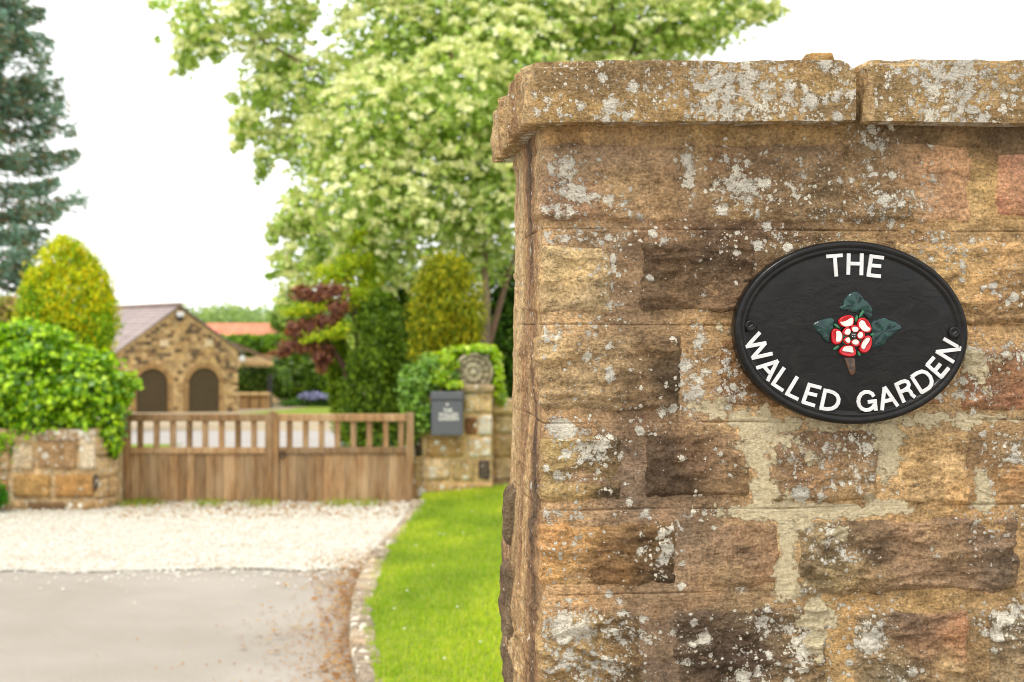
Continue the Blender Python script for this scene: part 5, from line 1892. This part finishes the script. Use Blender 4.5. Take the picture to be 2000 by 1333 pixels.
# ------------------------------------------------------------------ stone garage
YB = 60.0
GX, GB = -14.04, R(28)
gzb = float(gz(YB)) - 0.02
garage = thing("stone_garage", "stone garage with slate roof and two brown arched doors beyond the gate", "garage", (GX, YB, gzb))
cb, sb = math.cos(GB), math.sin(GB)


def gw(h, d, z):
    """garage coordinates: h along the gable, d back along the ridge, z up from its foot"""
    h = np.asarray(h, float)
    return np.stack([GX + h * cb - np.asarray(d, float) * sb + 0 * h, YB + h * sb + np.asarray(d, float) * cb + 0 * h, gzb + np.asarray(z, float) + 0 * h], -1)


HW, EH, AH = 2.55, 2.62, 4.50
pen = [(-HW, -.6), (HW, -.6), (HW, EH), (0, AH - .06), (-HW, EH)]
V = np.concatenate([gw([p[0] for p in pen], 0.0, [p[1] for p in pen]), gw([p[0] for p in pen], 12.0, [p[1] for p in pen])])
F = [(0, 1, 2, 3, 4), (9, 8, 7, 6, 5), (0, 5, 6, 1), (1, 6, 7, 2), (3, 8, 9, 4), (2, 7, 8, 3), (4, 9, 5, 0)]
mesh("wall", V, F, M['block'], garage, tint=np.array(L3((196, 168, 122))))
rnd = random.Random(21)
DOORS = [-1.15, 1.05]
DW, DH = .66, 1.24


def in_door(h0, h1, z0, z1):
    for c in DOORS:
        for h in (h0, h1, (h0 + h1) / 2):
            for z in (z0, z1):
                dx = abs(h - c)
                if dx < DW + .18 and (z < DH or (dx ** 2 + (max(z - DH, 0)) ** 2) < (DW + .18) ** 2):
                    return True
    return False


mb = MB()
z = 0.0
pal = [(182, 156, 110), (194, 166, 118), (164, 138, 100), (174, 144, 100), (186, 156, 106), (96, 82, 64), (112, 96, 74), (190, 164, 122), (142, 114, 80)]
while z < AH - .2:
    hh = rnd.uniform(.12, .17)
    lim = HW if z + hh < EH else HW * (AH - .12 - z - hh) / (AH - EH)
    h = -lim
    while h < lim - .08:
        ln = min(rnd.uniform(.15, .32), lim - h)
        if not in_door(h, h + ln, z, z + hh):
            dp = rnd.uniform(.035, .06)
            hs = [h + .01, h + ln - .01]
            V = np.concatenate([gw([hs[0], hs[1], hs[1], hs[0]], .0, [z + .01, z + .01, z + hh - .008, z + hh - .008]),
                                gw([hs[0] + .012, hs[1] - .012, hs[1] - .012, hs[0] + .012], -dp, [z + .02, z + .02, z + hh - .02, z + hh - .02])])
            mb.add(V, [(4, 5, 6, 7), (0, 1, 5, 4), (1, 2, 6, 5), (2, 3, 7, 6), (3, 0, 4, 7)], np.array(L3(rnd.choice(pal))) * rnd.uniform(.85, 1.15))
        h += ln
    z += hh
mb.build("masonry", M['block'], garage, kind='stuff')
for c in DOORS:
    # arch of cut stones and jambs
    arch = MB()
    nv = 11
    for k in range(nv):
        a0, a1 = math.pi * k / nv + .015, math.pi * (k + 1) / nv - .015
        p = [(c + r_ * math.cos(a), DH + r_ * math.sin(a)) for r_, a in ((DW, a0), (DW + .2, a0), (DW + .2, a1), (DW, a1))]
        V = np.concatenate([gw([q[0] for q in p], 0.0, [q[1] for q in p]), gw([q[0] for q in p], -.075, [q[1] for q in p])])
        arch.add(V, [(4, 5, 6, 7), (0, 1, 5, 4), (1, 2, 6, 5), (2, 3, 7, 6), (3, 0, 4, 7)], np.array(L3(rnd.choice([(160, 128, 84), (140, 110, 74), (170, 134, 86)]))))
    for s in (-1, 1):
        z = 0
        while z < DH - .05:
            hh = rnd.uniform(.2, .3)
            z1 = min(z + hh, DH)
            p = [(c + s * DW, z + .008), (c + s * (DW + .19), z + .008), (c + s * (DW + .19), z1 - .008), (c + s * DW, z1 - .008)]
            V = np.concatenate([gw([q[0] for q in p], 0.0, [q[1] for q in p]), gw([q[0] for q in p], -.072, [q[1] for q in p])])
            arch.add(V, [(4, 5, 6, 7), (0, 1, 5, 4), (1, 2, 6, 5), (2, 3, 7, 6), (3, 0, 4, 7)], np.array(L3(rnd.choice([(164, 132, 88), (146, 116, 78)]))))
            z = z1
    arch.build("door_surround", M['block'], garage)
    # roller shutter with ribs
    V, F = [], []
    nrib = 22
    top = DH + DW
    zs = np.linspace(0, top, nrib * 2 + 1)
    for j, z in enumerate(zs):
        hw = DW if z <= DH else math.sqrt(max(DW ** 2 - (z - DH) ** 2, 0.0004))
        V.append(gw([c - hw, c + hw], -.006 - (.022 if j % 2 else 0), z))
    V = np.concatenate(V)
    F = [(2 * j, 2 * j + 1, 2 * j + 3, 2 * j + 2) for j in range(len(zs) - 1)]
    mesh("shutter_door", V, F, M['shutter'], garage)
roof = None
mb = MB()
ncr = 15
for s in (-1, 1):
    for k in range(ncr):
        f0, f1 = k / ncr, (k + 1) / ncr + .02
        ha, hb_ = s * (HW + .22) * f0, s * (HW + .22) * min(f1, 1.02)
        za = AH - (AH - EH) * 1.0 * f0 * (HW + .22) / HW + .05
        zb2 = AH - (AH - EH) * min(f1, 1.02) * (HW + .22) / HW + .05
        lift = .035
        V = np.concatenate([gw([ha, hb_, hb_, ha], -.16, [za, zb2 + lift, zb2, za - lift]), gw([ha, hb_, hb_, ha], 12.2, [za, zb2 + lift, zb2, za - lift])])
        F = [(0, 1, 2, 3), (7, 6, 5, 4), (0, 4, 5, 1), (1, 5, 6, 2), (2, 6, 7, 3), (3, 7, 4, 0)]
        mb.add(V, F, np.array(L3((150, 134, 130))) * rnd.uniform(.88, 1.1))
roof = mb.build("roof", M['slate'], garage)
V, F = box((0, 0, 0), (.24, 12.4, .12))
mesh("ridge_tile", gw(V[:, 0], V[:, 1] + 6.0, V[:, 2] + AH + .1), F, M['slate'], garage, tint=np.array(L3((140, 116, 104))))
V, F = bevbox((0, 0, 0), (.30, .16, .20), .03)
fl = mesh("floodlight", gw(V[:, 0], V[:, 1] - .17, V[:, 2] + AH - .34), F, M['white'], garage)
V, F = bevbox((0, 0, 0), (.22, .14, .16), .02)
mesh("sensor", gw(V[:, 0], V[:, 1] - .15, V[:, 2] + AH - .55), F, M['iron'], garage)
V, F = bevbox((0, 0, 0), (.22, .2, .26), .05)
mesh("eaves_lamp", gw(V[:, 0] + HW + .16, V[:, 1] - .05, V[:, 2] + EH - .36), F, M['white'], garage)
for c in (-.55, 1.35):
    V, F = bevbox((0, 0, 0), (.36, .05, .30), .01)
    mesh("putlog_stone", gw(V[:, 0] + c - .1, V[:, 1] - .065, V[:, 2] + 2.95), F, M['block'], garage, tint=np.array(L3((206, 186, 150))))

# low lean-to roof just right of the garage
lt = thing("lean_to_shed", "dark lean-to roof and buff wall just right of the garage", "shed", (P(500, 633, 71)[0], 71, float(gz(71))))
V = np.array([P(455, 668, 70), P(530, 700, 69), P(530, 706, 69), P(455, 676, 70), P(455, 668, 73), P(530, 700, 73), P(530, 706, 73), P(455, 676, 73)])
F = [(0, 1, 2, 3), (7, 6, 5, 4), (0, 4, 5, 1), (1, 5, 6, 2), (2, 6, 7, 3), (3, 7, 4, 0)]
mesh("roof", V, F, M['slate'], lt, tint=np.array(L3((120, 96, 76))))
xa, _, za = P(462, 708, 72.5)
xb, _, zb2 = P(524, 790, 72.5)
V, F = box(((xa + xb) / 2, 73.8, (za + zb2) / 2), (xb - xa, .5, za - zb2))
mesh("wall", V, F, M['block'], lt, tint=np.array(L3((214, 178, 124))))

# orange roofed building
ob = thing("pantiled_cottage", "long low building with an orange pantiled roof beyond the hedge", "building", (P(470, 633, 90)[0], 90, float(gz(90))))
x0 = P(300, 0, 90)[0]
x1 = P(543, 0, 90)[0]
ze = EYE - (658 - 633) / FPX * 90
zr = EYE - (634 - 633) / FPX * 92.5
V, F = box(((x0 + x1) / 2, 92.6, (ze + float(gz(90))) / 2), (x1 - x0 - .4, 4.6, ze - float(gz(90))))
mesh("wall", V, F, M['block'], ob, tint=np.array(L3((190, 160, 120))))
mb = MB()
npan = 60
for k in range(npan):
    a = x0 + (x1 - x0) * k / npan
    b = x0 + (x1 - x0) * (k + .85) / npan
    V = np.array([(a, 89.9, ze), (b, 89.9, ze), (b, 92.5, zr), (a, 92.5, zr), (a, 89.9, ze + .09), (b, 89.9, ze + .09), (b, 92.5, zr + .09), (a, 92.5, zr + .09)])
    mb.add(V, [(4, 5, 6, 7), (0, 1, 5, 4), (1, 2, 6, 5), (3, 0, 4, 7)], np.array(L3((212, 128, 92))) * rnd.uniform(.88, 1.12))
V = np.array([(x0, 89.95, ze - .02), (x1, 89.95, ze - .02), (x1, 92.5, zr - .02), (x0, 92.5, zr - .02), (x1, 95.1, ze), (x0, 95.1, ze)])
mb.add(V, [(0, 1, 2, 3), (3, 2, 4, 5)], np.array(L3((190, 112, 80))))
mb.build("roof", M['slate'], ob)

# low stone wall, dark post, paths and far lawn beside the garage
bw = thing("garden_border_wall", "low buff retaining wall between the garage and the dark post", "wall", (P(498, 633, 68)[0], 68, float(gz(68))))
for i, (a, b) in enumerate(((466, 486), (487, 506), (507, 526))):
    xa, xb = P(a, 0, 68)[0], P(b, 0, 68)[0]
    zt_, zb3 = EYE - (770 - 633) / FPX * 68, float(gz(68)) - .1
    V, F = rough_box((xa + .01, 68, zb3), (xb - .01, 68.4, zt_ - .1), .2, .03, .02, 6, i)
    mesh("stone", V, F, M['block'], bw, True, tint=np.array(L3((150, 120, 82))))
    V, F = rough_box((xa + .005, 67.9, zt_ - .09), (xb - .005, 68.5, zt_ + .06), .2, .03, .015, 6, i + 9)
    mesh("coping_stone", V, F, M['block'], bw, True, tint=np.array(L3((190, 160, 112))))
xp = P(527, 0, 70)[0]
V, F = bevbox((xp, 70, (EYE - (732 - 633) / FPX * 70 + float(gz(70))) / 2), (.22, .22, EYE - (732 - 633) / FPX * 70 - float(gz(70))), .02)
o = mesh("garden_post", V, F, M['iron'], None)
tag(o, "slim dark post standing at the end of the low border wall", "post")
xs = np.linspace(P(535, 0, 55)[0], P(690, 0, 55)[0], 8)
sheet("far_lawn", np.linspace(P(528, 0, 62)[0], 4.0, 8), np.linspace(53, 78, 10), 0.010, M['turf'])
sheet("grass_patch", np.linspace(P(470, 0, 58)[0], P(490, 0, 58)[0], 3), np.linspace(56, 66, 4), 0.012, M['turf'])
sheet("garden_path", np.linspace(-40, P(526, 0, 60)[0], 6), np.linspace(46.2, 78, 10), 0.008, M['path'])
sheet("garden_path", np.linspace(-40, 6, 6), np.linspace(36.5, 46.2, 4), 0.006, M['path'])
sheet("grass_verge", np.linspace(-8.2, P(350, 0, 28)[0], 4), np.linspace(26.6, 28.4, 3), 0.010, M['turf'])
